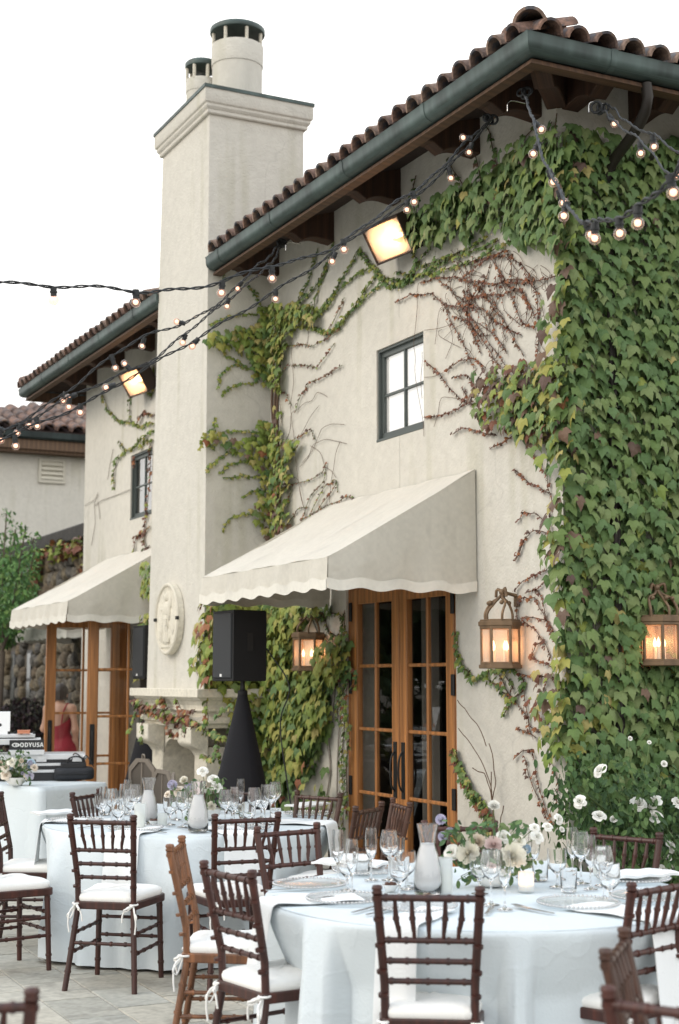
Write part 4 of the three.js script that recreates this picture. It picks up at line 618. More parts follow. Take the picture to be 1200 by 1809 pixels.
{
  const t = thing('rose_bush', 'green rose bush with white blooms in front of the ivy, right of the front table', 'rose bush', [0, 0, 0]), S = [], L = [];
  const X0 = EX + .45, at = (x, y, o = 0) => on(x, y, 'x', X0 + o);
  const canes = []; for (let i = 0; i < 34; i++) { const b = at(rr(1010, 1300), 1600, rr(-.25, .2)); b.y = .02; const top = at(rr(1000, 1260), rr(1360, 1490), rr(-.3, .25)), mid = b.clone().lerp(top, .55).add(V(rr(-.1, .1), rr(0, .1), rr(-.12, .12))); const c = new THREE.CatmullRomCurve3([b, mid, top, top.clone().add(V(rr(-.05, .08), rr(0, .1), rr(-.1, .1)))]); canes.push(c); S.push(flat(new THREE.TubeGeometry(c, 12, rr(.003, .006), 5))); }
  for (const [x, y] of [[1111, 1310], [1147, 1318], [940, 1305]]) { const top = at(Math.max(x, 1050), y), b = at(1110, 1560); S.push(tube([b, b.clone().lerp(top, .6).add(V(.03, .02, .02)), top], .0035, 12, 4)); }
  const inst = []; for (let i = 0; i < 4200; i++) {
    const c = pick(canes), p = c.getPoint(rr(.12, 1)).add(V(rr(-.13, .15), rr(-.14, .12), rr(-.15, .15))); if (p.y < .05) continue;
    inst.push({ m: new THREE.Matrix4().compose(p, new THREE.Quaternion().setFromEuler(new THREE.Euler(rr(-.9, .3), PI / 2 + rr(-1.2, 1.2), rr(-1.1, 1.1), 'YXZ')), V(1, 1, 1).multiplyScalar(rr(.032, .062))), c: pick([[.055, .115, .035], [.075, .14, .04], [.04, .085, .03], [.10, .17, .055]]) });
  }
  const im = new THREE.InstancedMesh(oval, stuffLeaf, inst.length), cc = new THREE.Color(); inst.forEach((l, i) => { im.setMatrixAt(i, l.m); im.setColorAt(i, cc.setRGB(...l.c)); }); im.name = 'foliage'; im.userData.kind = 'stuff'; t.add(im);
  part('cane', S, M.greenStem, t);
  for (const [x, y, k, s] of [[1060, 1361, 0, 1.1], [1024, 1416, 1, .9], [1059, 1441, 0, 1.0], [1085, 1448, 2, .8], [1128, 1420, 0, 1.2], [1156, 1416, 1, 1.05], [1158, 1442, 0, 1.1], [1199, 1418, 0, 1], [1113, 1305, 2, .5], [1147, 1312, 2, .45], [1173, 1350, 2, .7], [1186, 1495, 1, .9], [1182, 1516, 2, .6], [1172, 1540, 0, 1], [988, 1447, 1, .95], [968, 1460, 1, .9], [992, 1466, 2, .8], [945, 1462, 0, .8]]) {
    const p = at(x, y, .22), m = part('rose', ROSE[k], rosePetal, t, p); m.scale.setScalar(s * (x < 1000 ? .6 : .78)); m.quaternion.setFromEuler(new THREE.Euler(rr(.6, 1.3), PI * .35 + rr(-.6, .6), rr(-.4, .4), 'YXZ'));
  }
}
// ------------------------------------------------------------ shrubs and trees
function bush(t, boxes, n, size, cols, leafG = oval) {
  const inst = [], cc = new THREE.Color(); for (const [c, r, k] of boxes) for (let i = 0; i < n * k; i++) { let p; do p = V(rr(-1, 1), rr(-1, 1), rr(-1, 1)); while (p.length() > 1); p.multiplyScalar(.55 + .45 * Math.pow(rnd(), .4) / Math.max(.5, p.length())); p.multiply(r).add(c); inst.push(new THREE.Matrix4().compose(p, new THREE.Quaternion().setFromEuler(new THREE.Euler(rr(-1.6, .6), rr(0, 6.3), rr(-1, 1), 'YXZ')), V(1, 1, 1).multiplyScalar(rr(...size)))); }
  const im = new THREE.InstancedMesh(leafG, stuffLeaf, inst.length); inst.forEach((m, i) => { im.setMatrixAt(i, m); im.setColorAt(i, cc.setRGB(...pick(cols))); }); im.name = 'foliage'; im.userData.kind = 'stuff'; t.add(im);
}
{
  const P = (x, y, z = -5.3) => on(x, y, 'z', z), b = P(-10, 1420), t = thing('leafy_tree', 'bright green bushy tree in front of the stone wall at the far left', 'tree', [0, 0, 0]), S = [], blobs = [];
  b.y = 0; const fork = P(5, 1150);
  S.push(stick(b, fork, .06, .04));
  for (const [x, y] of [[12, 905], [28, 935], [45, 935], [60, 950], [35, 965], [62, 975], [5, 960], [-15, 920], [20, 1000], [40, 1010], [-10, 1010], [15, 1050], [35, 1060], [-20, 1080], [10, 1100]]) {
    const e = P(x, y, -5.3 + rr(-.35, .35)); S.push(tube([fork, fork.clone().lerp(e, .5).add(V(rr(-.08, .08), rr(-.05, .1), rr(-.08, .08))), e], .011, 10, 5));
    for (let k = 0; k < 5; k++) blobs.push([fork.clone().lerp(e, .35 + .16 * k).add(V(rr(-.05, .05), 0, rr(-.05, .05))), V(.12 + .05 * (4 - k), .17, .12 + .05 * (4 - k)), 1 + .4 * (4 - k)]);
  }
  for (let k = 0; k < 26; k++) blobs.push([P(rr(-20, 56), rr(1000, 1095), -5.3 + rr(-.5, .3)), V(.22, .24, .22), 2.2]);
  bush(t, blobs, 26, [.05, .095], [[.09, .20, .06], [.13, .26, .075], [.07, .15, .05], [.19, .31, .09]]); part('trunk', S, M.bark, t);
  const s2 = thing('dark_shrub', 'dark purple leaved shrub behind the laptop by the stone wall', 'shrub', [0, 0, 0]), c = P(42, 1275, -5.6); bush(s2, [[c, V(.65, .42, .45), 4], [c.clone().setY(.4), V(.8, .5, .5), 3]], 380, [.05, .10], [[.04, .025, .03], [.055, .03, .035], [.03, .03, .025], [.05, .05, .03]]);
  part('stem', [stick(V(c.x, 0, c.z), c, .03, .015), stick(V(c.x + .2, 0, c.z), c.clone().add(V(.3, .3, 0)), .02, .01), stick(V(c.x - .2, 0, c.z), c.clone().add(V(-.3, .2, 0)), .02, .01)], M.bark, s2);
  for (const [x, y, k] of [[55, 1075, 0]]) { const v = thing('creeper', 'red and green creeper tufts on the top of the stone wall', 'creeper', [0, 0, 0]), B = []; for (const [px, py] of [[140, 962], [128, 965], [112, 968], [98, 972], [85, 975], [66, 985], [146, 1015], [55, 1040], [62, 1010]]) B.push([on(px, py, 'z', -6.8), V(.28, .2, .1), 1]); bush(v, B, 40, [.08, .13], [...RED, ...YEL, ...PURP], IVY[0]); }
}
function tree(label, x, z, h, rad, n) {
  const t = thing('garden_tree', label, 'tree', [x, 0, z]), S = [], B = []; const top = V(0, h * .42, 0); S.push(stick(V(0, 0, 0), top, .26, .17, 9));
  for (let i = 0; i < 9; i++) { const a = i * 2.4, e = V(Math.cos(a) * rad * rr(.4, .85), h * rr(.3, .88), Math.sin(a) * rad * rr(.4, .85)); S.push(stick(top, e, .09, .03, 6)); B.push([e, V(rad * .45, h * .14, rad * .45), 1]); B.push([e.clone().multiplyScalar(.8).setY(e.y - h * .12), V(rad * .4, h * .12, rad * .4), .7]); }
  bush(t, B, n, [.16, .3], [[.03, .06, .02], [.045, .08, .03], [.06, .09, .03]]); part('trunk', S, M.bark, t);
}
tree('tall dark tree across the garden facing the house, mirrored in the door glass', -25, 4.4, 5.6, 3.0, 420);
tree('broad dark tree left of the terrace, mirrored in the door glass', -22.5, .6, 5.0, 2.6, 420);
tree('dense dark tree at the terrace edge, mirrored in the door glass', -20.2, 5.4, 5.4, 3.0, 420);
tree('wide dark tree behind the others, mirrored in the door glass', -28, 1.2, 5.8, 3.2, 420);
// ------------------------------------------------------------ lamps
const glow = (r, g, b, k) => { const m = new THREE.MeshStandardMaterial({ roughness: .5 }); m.color.setRGB(.9, .85, .75); m.emissive.setRGB(r, g, b); m.emissiveIntensity = k; return m; };
const flameGlow = glow(1, .70, .42, 3.2), bulbCore = glow(1, .62, .44, 1.7), floodGlow = glow(1, .55, .27, 24);
function lantern(label, p, N, lit) {
  const t = thing('wall_lantern', label, 'lantern', p, Math.atan2(N.x, N.z), 'bronze lanterns on the villa walls'), R = .122, H = .225, k = 6, zc = .14;
  const c = [...Array(k)].map((_, i) => { const a = (i + .5) * 2 * PI / k; return [Math.sin(a) * R, zc + Math.cos(a) * R]; });
  const ring = (y, h, e) => { const s = new THREE.Shape(c.map(([x, z]) => new THREE.Vector2(x * (1 + e), -(zc + (z - zc) * (1 + e))))); return new THREE.ExtrudeGeometry(s, { depth: h, bevelEnabled: true, bevelSize: .004, bevelThickness: .004, bevelSegments: 1 }).rotateX(-PI / 2).translate(0, y, 0); };
  part('base', [ring(-H / 2 - .035, .018, .12), ring(-H / 2 - .012, .012, .04)], M.bronze, t);
  part('top_frame', [ring(H / 2 - .004, .016, .06), ring(H / 2 + .016, .024, .13), ring(H / 2 + .044, .008, .05)], M.bronze, t);
  for (let i = 0; i < k; i++) { const [x, z] = c[i], [x2, z2] = c[(i + 1) % k]; part('post', [stick(V(x, -H / 2, z), V(x, H / 2, z), .0105, .0105, 6)], M.bronze, t);
    const w = Math.hypot(x2 - x, z2 - z) - .012; part('pane', [new THREE.PlaneGeometry(w, H - .004).rotateY(Math.atan2((x + x2) / 2, (z + z2) / 2 - zc)).translate((x + x2) / 2, 0, (z + z2) / 2)], M.seedy, t); }
  part('back_plate', [box(.06, .07, .012, 0, .29, .008, .004), stick(V(0, .04, .0), V(0, .04, .05), .012)], M.bronze, t);
  const apex = V(0, H / 2 + .235, zc - .03);
  for (const a of [.5, 1.55, 2.6, 4.7]) { const b = V(Math.sin(a * 1.0 - 1.55) * R * .95, H / 2 + .045, zc + Math.cos(a - 1.55) * R * .8); part('branch', [tube([b, b.clone().add(V(b.x * .06, .05, 0)), b.clone().lerp(apex, .45).add(V(b.x * .32, .035, .0)), b.clone().lerp(apex, .8).add(V(b.x * .05, 0, .01)), apex], .0095, 18, 6), new THREE.SphereGeometry(.015, 8, 6).translate(b.x * .78, b.y + .12, zc + (b.z - zc) * .75)], M.bronze, t); }
  part('bow', [tube([apex.clone().add(V(-.06, -.03, .02)), apex.clone().add(V(-.045, .02, .02)), apex, apex.clone().add(V(.05, .025, .02)), apex.clone().add(V(.065, -.03, .02))], .011, 16, 6), new THREE.SphereGeometry(.022, 10, 8).translate(apex.x, apex.y, apex.z + .01), stick(apex, V(0, apex.y - .02, .01), .012)], M.bronze, t);
  for (const [x, z] of [[-.035, zc + .03], [.04, zc - .01], [0, zc - .05]]) {
    part('candle', [stick(V(x, -H / 2, z), V(x, -.035, z), .011)], M.wax, t);
    const b = part('bulb', [lathe([[0, -.034], [.010, -.028], [.013, -.008], [.008, .012], [0, .034]], 10).translate(x, 0, z)], flameGlow, t);
    const l = new THREE.PointLight(0xffb070, lit, 6); l.position.set(x, 0, z); l.castShadow = true; l.shadow.radius = 1; t.add(l);
  }
  return t;
}
lantern('bronze twig lantern on bare wall between the doors and the corner', onWall(884, 1140, .14).setZ(WZ), V(0, 0, 1), .035);
lantern('bronze lantern sunk in yellow ivy left of the doors', onWall(545, 1153, .14).setZ(WZ), V(0, 0, 1), .035);
lantern('bronze lantern nested in dark ivy at the right picture edge', onEnd(1166, 1134, .14).setX(EX), V(1, 0, 0), .035);
function flood(label, p, yaw, k) {
  const t = thing('floodlight', label, 'floodlight', p, 0, 'floodlights under the eave'), h = new THREE.Matrix4().makeRotationFromEuler(new THREE.Euler(.55, yaw, .04, 'YXZ'));
  const place = g => flat(g).applyMatrix4(h).translate(0, 0, .2);
  const w = .40, hh = .27, dp = .15;
  part('housing', [place(box(w + .02, hh + .02, .012, 0, 0, -dp)), place(box(w + .03, .014, dp + .02, 0, hh / 2 + .008, -dp / 2 + .01, .003)), place(box(w + .03, .014, dp + .02, 0, -hh / 2 - .008, -dp / 2 + .01, .003)), place(box(.014, hh, dp + .018, w / 2 + .008, 0, -dp / 2 + .01, .003)), place(box(.014, hh, dp + .018, -w / 2 - .008, 0, -dp / 2 + .01, .003))], std(.045, .028, .022, .5, { metalness: .3 }), t);
  part('bracket', [stick(V(0, .02, 0), V(0, .02, .16), .022), box(.12, .12, .02, 0, .02, .01)], M.blackMetal, t);
  part('reflector', [place(sheet(12, 10, (u, v) => { const x = (u - .5) * .39, y = (v - .5) * .262; return V(x, y, -.115 + .105 * Math.min(1, Math.pow(Math.abs(x) / .195, 3) + Math.pow(Math.abs(y) / .131, 2.2))); }))], std(.82, .76, .66, .45, { metalness: .5 }), t);
  part('lamp_tube', [place(stick(V(-.10, .0, -.06), V(.10, .0, -.06), .016, .017, 10))], floodGlow, t);
  part('lamp_glass', [place(box(.395, .265, .004, 0, 0, .006))], phys(1, .95, .9, .55, { transmission: .95, thickness: 0, ior: 1.5 }), t);
  const d = V(0, 0, 1).applyMatrix4(h), l = new THREE.RectAreaLight(0xffb47a, k, .37, .28); t.add(l); l.position.copy(V(0, 0, .2).addScaledVector(d, .03)); l.lookAt(t.position.clone().add(l.position).add(d));

}
flood('glowing floodlight high on the wall beside the green ivy band', onWall(686, 424, .2).setZ(WZ), .22, 7);
flood('small glowing floodlight on the left wall beyond the chimney', onWall(237, 676, .2).setZ(WZ), .22, 7);

// string lights: twisted cable, sockets and small round bulbs
const bulbGlass = phys(1, .82, .75, .25, { transmission: 1, thickness: 0, ior: 1.45 });
function stringLights(label, ctrl, bulbs, r = .0062) {
  const t = thing('string_lights', label, 'string lights', [0, 0, 0]), pts = ctrl.map(([x, y, d]) => d instanceof THREE.Vector3 ? d : atDepth(x, y, d)), c = new THREE.CatmullRomCurve3(pts, false, 'centripetal'), L = c.getLength(), n = Math.round(L * 26), A = [], B = [];
  for (let i = 0; i <= n; i++) { const p = c.getPointAt(i / n), a = i / n * L * 34; p.y += .012 * Math.sin(i * .21) + .008 * Math.sin(i * .53 + 2); A.push(p.clone().add(V(Math.cos(a) * r * .6, Math.sin(a) * r * .8, Math.sin(a) * r * .6))); B.push(p.clone().add(V(-Math.cos(a) * r * .6, -Math.sin(a) * r * .8, -Math.sin(a) * r * .6))); }
  part('cable', [tube(A, r * .72, n * 2, 5), tube(B, r * .72, n * 2, 5)], M.cable, t);
  const N = 900, sc = []; for (let i = 0; i <= N; i++) { const p = c.getPointAt(i / N); sc.push([p, proj(p)]); }
  for (const [x, y, side] of bulbs) {
    let b = sc[0], best = 1e9; for (const s of sc) { const dx = s[1][0] - x, dy = s[1][1] - (y - .05 * FOC / s[1][2]), e = dx * dx + dy * dy; if (e < best) { best = e; b = s; } }
    const target = atDepth(x, y, b[1][2]), dir = target.clone().sub(b[0]); if (dir.length() > .11) dir.setLength(.085); if (dir.length() < .05) dir.setLength(.06); const ax = dir.clone().normalize(), at = k => b[0].clone().addScaledVector(ax, k), l = dir.length();
    const s = part('socket', [stick(at(-.004), at(l - .02), .0165, .0155, 10), stick(at(l * .3), at(l * .3 + .006), .0195, .0195, 10)], M.cable, t);
    part('bulb', [new THREE.SphereGeometry(.0245, 16, 12).translate(...at(l).toArray())], bulbGlass, t);
    part('filament', [new THREE.SphereGeometry(.0135, 10, 8).translate(...at(l - .002).toArray())], bulbCore, t);
  }
}
const anchor1 = on(866, 216, 'z', -4.95), anchor2 = on(496, 432, 'z', -4.95), anchor3 = on(927, 168, 'z', -4.93), anchor4 = on(1062, 195, 'x', -7.1);
stringLights('upper festoon from the eave past the floodlight to the far left', [[0, 0, anchor1], [800, 290, 9.4], [722, 352, 9.3], [640, 410, 9.3], [560, 470, 9.3], [487, 512, 9.3], [400, 565, 9.3], [320, 618, 9.2], [240, 660, 9.1], [140, 715, 9.0], [28, 768, 8.9], [-60, 800, 8.8]], [[830, 265], [797, 315], [719, 368], [589, 456], [487, 525], [345, 605], [197, 682], [142, 729], [28, 788]]);
stringLights('near festoon crossing the chimney level toward the left edge', [[0, 0, anchor1.clone().add(V(.05, .02, 0))], [815, 262, 9.2], [725, 342, 8.7], [606, 424, 8.2], [540, 455, 8.0], [481, 472, 7.8], [390, 498, 7.6], [300, 510, 7.4], [240, 513, 7.2], [95, 508, 6.9], [0, 497, 6.7], [-90, 480, 6.5]], [[818, 243], [732, 357], [608, 441], [481, 492], [392, 511], [240, 530], [95, 525]]);
stringLights('lower festoon from the eave hook running down across the chimney', [[0, 0, anchor2], [455, 472, 11.2], [400, 522, 10.8], [330, 570, 10.5], [253, 598, 10.3], [200, 625, 10.2], [120, 690, 10], [50, 740, 9.9], [-60, 790, 9.8]], [[423, 505], [320, 570], [253, 605], [204, 650], [113, 703], [52, 752], [2, 778]]);
stringLights('lowest festoon from the eave hook down across the chimney', [[0, 0, anchor2.clone().add(V(.04, -.02, 0))], [462, 482, 11], [400, 530, 10.6], [330, 590, 10.3], [275, 632, 10.1], [200, 665, 9.9], [120, 705, 9.8], [60, 740, 9.7], [0, 765, 9.6], [-60, 800, 9.5]], [[402, 537], [325, 600], [220, 642], [130, 699], [122, 716], [66, 753], [34, 756], [1, 758]]);
stringLights('drooping festoon in front of the green ivy, hung from the eave corner', [[0, 0, anchor3], [942, 212, 7.9], [955, 262, 7.4], [972, 305, 7.0], [997, 352, 6.5], [1025, 385, 6.1], [1060, 396, 5.8], [1095, 387, 5.6], [1130, 364, 5.4], [1165, 330, 5.2], [1192, 300, 5.1], [1240, 235, 4.9]], [[957, 229], [942, 272], [976, 317], [994, 353], [996, 382], [1040, 403], [1051, 417], [1095, 413], [1127, 390], [1190, 341]], .0078);
stringLights('short festoon beside the downspout at the right edge', [[0, 0, anchor4], [1088, 214, 8.2], [1118, 240, 7.9], [1150, 268, 7.5], [1176, 296, 7.2], [1240, 340, 6.8]], [[1081, 212], [1132, 267]]);
stringLights('second short festoon beside the downspout, nearer the picture edge', [[0, 0, anchor4.clone().add(V(.04, .02, -.03))], [1110, 214, 8.2], [1150, 238, 7.9], [1185, 262, 7.6], [1250, 300, 7.2]], [[1155, 254], [1196, 310]]);
for (const a of [anchor1, anchor2, anchor3, anchor4]) { const i = [anchor1, anchor2, anchor3, anchor4].indexOf(a); solo('cable_coil', [0, 1, 2, 3].map(k => new THREE.TorusGeometry(.022 + .004 * k, .008, 6, 16).rotateY(rr(0, 2)).rotateX(rr(-.5, .5)).translate(a.x + rr(-.03, .03), a.y + .02, a.z + rr(-.03, .03))), M.cable, ['black cable bundle under the middle eave where the upper festoons start', 'black cable bundle under the eave beside the chimney', 'black cable bundle hanging at the eave corner', 'black cable bundle near the downspout'][i], 'cable bundle'); }

// ------------------------------------------------------------ loudspeakers on skirted stands
function speaker(label, p, turn) {
  const t = thing('loudspeaker', label, 'loudspeaker', p, turn), w = .38, h = .55, d = .29;
  const s = new THREE.Shape(); s.moveTo(-w / 2, 0); s.lineTo(w / 2, 0); s.lineTo(w / 2 - .06, -d); s.lineTo(-w / 2 + .06, -d); s.closePath();
  part('cabinet', [new THREE.ExtrudeGeometry(s, { depth: h - .02, bevelEnabled: true, bevelSize: .01, bevelThickness: .01, bevelSegments: 2 }).rotateX(-PI / 2).scale(1, 1, -1).translate(0, .01, d / 2).scale(1, 1, -1).rotateY(PI).scale(1, 1, 1)], M.speaker, t);
  part('grille', [box(w - .03, h - .05, .018, 0, h / 2, d / 2 + .014, .006)], M.grille, t);
  part('badge', [box(.03, .022, .006, 0, .045, d / 2 + .026)], M.white, t);
  for (const x of [-1, 1]) part('handle', [box(.012, .14, .05, x * (w / 2 - .02), h * .55, 0)], M.blackMetal, t);
  return t;
}
function stand(label, p, h) {
  const t = thing('speaker_stand', label, 'speaker stand', p);
  part('skirt', [sheet(48, 14, (u, v) => { const a = u * 2 * PI, k = 1 + .10 * Math.cos(3 * a + .6) * v, r = (.035 + (.39 - .035) * v) * k; return V(Math.cos(a) * r, (h - .06) * (1 - v) + .01, Math.sin(a) * r); })], M.skirt, t);
  part('pole', [stick(V(0, h - .12, 0), V(0, h + .08, 0), .02)], M.blackMetal, t); part('collar', [lathe([[0, h - .08], [.04, h - .075], [.038, h - .03], [.02, h - .02]], 12)], M.speaker, t);
  return t;
}
speaker('black loudspeaker on a skirted stand in front of the yellow ivy', V(-10.69, 1.645, -4.44), .03); stand('black cone skirt stand under the loudspeaker right of the chimney', V(-10.70, 0, -4.46), 1.6);
speaker('black loudspeaker partly hidden by the chimney beside the open door', V(-14.45, 1.66, -5.02), -.02); stand('black cone skirt stand left of the fireplace, mostly hidden', V(-14.35, 0, -4.98), 1.62);
solo('cable', [tube([V(-10.6, 1.9, -4.62), V(-10.45, 1.6, -4.75), V(-10.55, 1.35, -4.72), V(-10.5, .9, -4.75), V(-10.4, .4, -4.8), V(-10.4, .02, -4.85)], .006, 40, 5)], M.cable, 'thin black cable hanging behind the right loudspeaker', 'cable');
{ // folding fire screen
  const t = thing('fire_screen', 'folding bronze fire screen with arched panels in front of the fireplace', 'fire screen', V(-12.5, 0, -4.46)), fm = std(.25, .215, .18, .55, { metalness: .3 }), mm = phys(.10, .085, .07, .7, {});
  for (const [x, z, a, w, h] of [[-.42, .05, .38, .36, .94], [0, 0, 0, .5, .86], [.42, .05, -.38, .36, .86]]) {
    const arch = (W, H) => { const s = new THREE.Shape(); s.moveTo(-W / 2, .02); s.lineTo(W / 2, .02); s.lineTo(W / 2, H - .085); s.lineTo(W / 2 - .10, H); s.lineTo(-W / 2 + .10, H); s.lineTo(-W / 2, H - .085); s.closePath(); return s; };
    const o = arch(w, h), i = arch(w - .07, h - .045); o.holes.push(new THREE.Path(i.getPoints().map(p => new THREE.Vector2(p.x, p.y + .012))));
    const set = g => flat(g).rotateY(a).translate(x, 0, z);
    const f = part('panel', [set(new THREE.ExtrudeGeometry(o, { depth: .022, bevelEnabled: false })), set(box(.018, h - .08, .018, 0, h / 2, .01)), set(box(w - .05, .018, .018, 0, h * .62, .008))], fm, t);
    part('mesh_cloth', [set(new THREE.ExtrudeGeometry(i, { depth: .004, bevelEnabled: false }).translate(0, .01, .006))], mm, f);
  }
  part('handle', [tube([V(-.45, .935, .05), V(-.45, .97, .05), V(-.39, .97, .05), V(-.39, .935, .05)], .008, 16, 5)], fm, t);
}

// ------------------------------------------------------------ chairs
const CH = (() => { // bamboo-turned banquet chair, facing +z, origin on the floor under the seat
  const ringAt = (a, b, ts, r) => ts.map(t => { const p = a.clone().lerp(b, t), q = a.clone().lerp(b, Math.min(1, t + .012 / a.distanceTo(b))); return stick(p, q, r, r, 8); });
  const bend = (P, r0, r1) => { const o = []; for (let i = 0; i < P.length - 1; i++) o.push(stick(P[i], P[i + 1], r0 + (r1 - r0) * i / (P.length - 1), r0 + (r1 - r0) * (i + 1) / (P.length - 1), 9)); return o; };
  const rear = s => { // one continuous post: splayed leg, upright, finial
    const foot = V(s * .198, 0, -.255), hip = V(s * .158, .44, -.185), mid = V(s * .160, .58, -.192), top = V(s * .181, .905, -.265);
    return [...bend([foot, hip, mid, top], .0155, .0165), ...[foot, hip].flatMap((a, i) => ringAt(a, [hip, top][i], i ? [.03, .22, .40, .60, .80, .955] : [.22, .48, .74], .0195)), lathe([[0, .0], [.017, 0], [.020, .008], [.0155, .013], [.0205, .021], [.017, .031], [0, .034]], 10).translate(top.x, top.y, top.z)];
  };
  const front = s => { const a = V(s * .19, 0, .19), b = V(s * .178, .425, .175); return [stick(a, b, .0145, .0175, 9), ...ringAt(a, b, [.2, .45, .7, .93], .0195)]; };
  const post = y => { const t = y < .58 ? (y - .44) / .14 : (y - .58) / .325; return y < .58 ? V(.158 + .002 * t, y, -.185 - .007 * t) : V(.160 + .021 * t, y, -.192 - .073 * t); };
  const rail = (y, r = .0115) => { const b = post(y), a = b.clone().setX(-b.x); return [stick(a, b, r, r, 8), ...ringAt(a, b, [.1, .28, .5, .72, .9], r + .003)]; };
  const spin = i => { const a = post(.742), b = post(.893), k = -.66 + i * .33; return [bend([V(a.x * k * .92, a.y, a.z), V(a.x * k * .94, a.y + .05, a.z - .011), V((a.x * .45 + b.x * .55) * k, a.y + .075, (a.z + b.z) / 2), V(b.x * k, b.y, b.z)], .0075, .0065)[0], stick(V(a.x * k * .94, a.y + .03, a.z - .007), V((a.x * .5 + b.x * .5) * k, a.y + .078, (a.z + b.z) / 2), .008, .0105, 8), stick(V((a.x * .5 + b.x * .5) * k, a.y + .078, (a.z + b.z) / 2), V(b.x * k, b.y, b.z), .0105, .0065, 8), stick(V((a.x * .5 + b.x * .5) * k, a.y + .072, (a.z + b.z) / 2), V((a.x * .5 + b.x * .5) * k, a.y + .084, (a.z + b.z) / 2), .0125, .0125, 8)]; };
  const seatShape = (e, r) => { const s = new THREE.Shape(), f = .205 + e, b = .172 + e, z0 = -.205 - e, z1 = .205 + e; s.moveTo(-b + r, z0); s.lineTo(b - r, z0); s.quadraticCurveTo(b, z0, b, z0 + r); s.lineTo(f, z1 - r * 1.6); s.quadraticCurveTo(f, z1, f - r * 1.6, z1); s.lineTo(-f + r * 1.6, z1); s.quadraticCurveTo(-f, z1, -f, z1 - r * 1.6); s.lineTo(-b, z0 + r); s.quadraticCurveTo(-b, z0, -b + r, z0); return s; };
  const seat = new THREE.ExtrudeGeometry(seatShape(0, .03), { depth: .03, bevelEnabled: true, bevelSize: .006, bevelThickness: .006, bevelSegments: 2 }).rotateX(PI / 2).translate(0, .462, 0);
  const cush = (() => { // box cushion with soft domed top and notched rear corners
    const pts = seatShape(-.008, .045).getSpacedPoints(70), n = pts.length, prof = [[.0, 0], [.006, .012], [.008, .026], [.002, .040], [-.02, .050], [-.07, .056], [-.13, .059], [-.30, .060]];
    return [sheet(n - 1, prof.length - 1, (u, v) => { const p = pts[Math.min(n - 1, Math.round(u * (n - 1)))], q = prof[Math.round(v * (prof.length - 1))], l = p.length(), k = Math.max(.0, (l + q[0]) / l); return Object.assign(V(p.x * k, .463 + q[1] + .004 * Math.sin(p.x * 21) * Math.cos(p.y * 17) * v, p.y * k), { u: p.x * k * 2, v: p.y * k * 2 }); })];
  })();
  const tieG = s => { const c = V(s * .163, .452, -.20); const loop = (a, b, d) => tube([c, c.clone().add(V(a * .5, b * .6, d)), c.clone().add(V(a, b, d * 1.4)), c.clone().add(V(a * .7, b * 1.35, d)), c], .0045, 16, 5); return [loop(s * .035, -.055, -.03), loop(-s * .04, -.02, -.035), tube([c, c.clone().add(V(s * .02, -.03, -.035)), c.clone().add(V(s * .03, -.09, -.04)), c.clone().add(V(s * .024, -.145, -.036))], .0045, 12, 5), tube([c, c.clone().add(V(-s * .025, -.01, -.035)), c.clone().add(V(-s * .045, -.045, -.04)), c.clone().add(V(-s * .05, -.085, -.036))], .0045, 12, 5), new THREE.TorusGeometry(.022, .005, 5, 14).rotateX(PI / 2).translate(c.x, c.y + .004, c.z + .006), new THREE.SphereGeometry(.009, 8, 6).translate(c.x, c.y, c.z - .02)].map(flat); };
  const str = (a, b) => [stick(a, b, .0095, .0095, 7), ...ringAt(a, b, [.12, .35, .6, .85], .013)];
  const rl = y => { const t = y / .44; return V(.198 - .04 * t, y, -.255 + .07 * t); }, fl = y => { const t = y / .425; return V(.19 - .012 * t, y, .19 - .015 * t); }, neg = p => p.clone().setX(-p.x);
  const out = { rear_leg: [-1, 1].map(rear), front_leg: [-1, 1].map(front), top_rail: [rail(.893, .0125)], back_rail: [.742, .668, .595].map(y => rail(y, .0105)), spindle: [0, 1, 2, 3, 4].map(spin), seat_frame: [[seat]], cushion: [cush], cushion_tie: [-1, 1].map(tieG), stretcher: [str(neg(fl(.33)), fl(.33)), str(neg(fl(.23)), fl(.23)), str(rl(.30), fl(.30)), str(neg(rl(.30)), neg(fl(.30))), str(rl(.20), fl(.20)), str(neg(rl(.20)), neg(fl(.20))), str(neg(rl(.25)), rl(.25))] };
  for (const k in out) out[k] = out[k].map(g => { const m = merge(g.flat()); if (!['cushion', 'cushion_tie'].includes(k)) { const p = m.attributes.position, u = m.attributes.uv; for (let i = 0; i < u.count; i++) u.setXY(i, p.getX(i) * 2 + p.getZ(i), p.getY(i)); } return m; });
  return out;
})();
function buildChair(name, label, wood) { const t = thing(name, label, 'chair', [0, 0, 0]); for (const k in CH) for (const g of CH[k]) part(k, g, k === 'cushion' ? M.cushion : k === 'cushion_tie' ? M.tie : wood, t); return t; }
const seats = [], finish = {}; for (const k of ['mahogany', 'walnut', 'honey']) finish[k] = [.8, .93, 1.08, 1.25].map((q, i) => { const m = M[k].clone(); m.color.multiplyScalar(q); m.roughness += (i - 1.5) * .05; return m; });
const proto = {}; // first chair of each finish, then clones
function chair(label, wood, pos, face, group) { // face: unit direction [x, z] the sitter looks
  const turn = Math.atan2(face[0], face[1]);
  if (!proto[wood]) { const t = proto[wood] = buildChair('banquet_chair', label, M[wood]); t.position.copy(pos); t.rotation.y = turn; if (group) t.userData.group = group; seats.push(t); return t; }
  const c = copyOf(proto[wood], label, pos, turn, group), m = pick(finish[wood]); // each chair has its own wear of the same finish
  c.traverse(o => { if (o.isMesh && o.material === M[wood]) o.material = m; });
  seats.push(c); return c;
}
const C1 = V(-5.385, 0, -3.34), C2 = V(-8.93, 0, -3.37), GR1 = 'chairs round the front right table', GR2 = 'chairs round the left table';
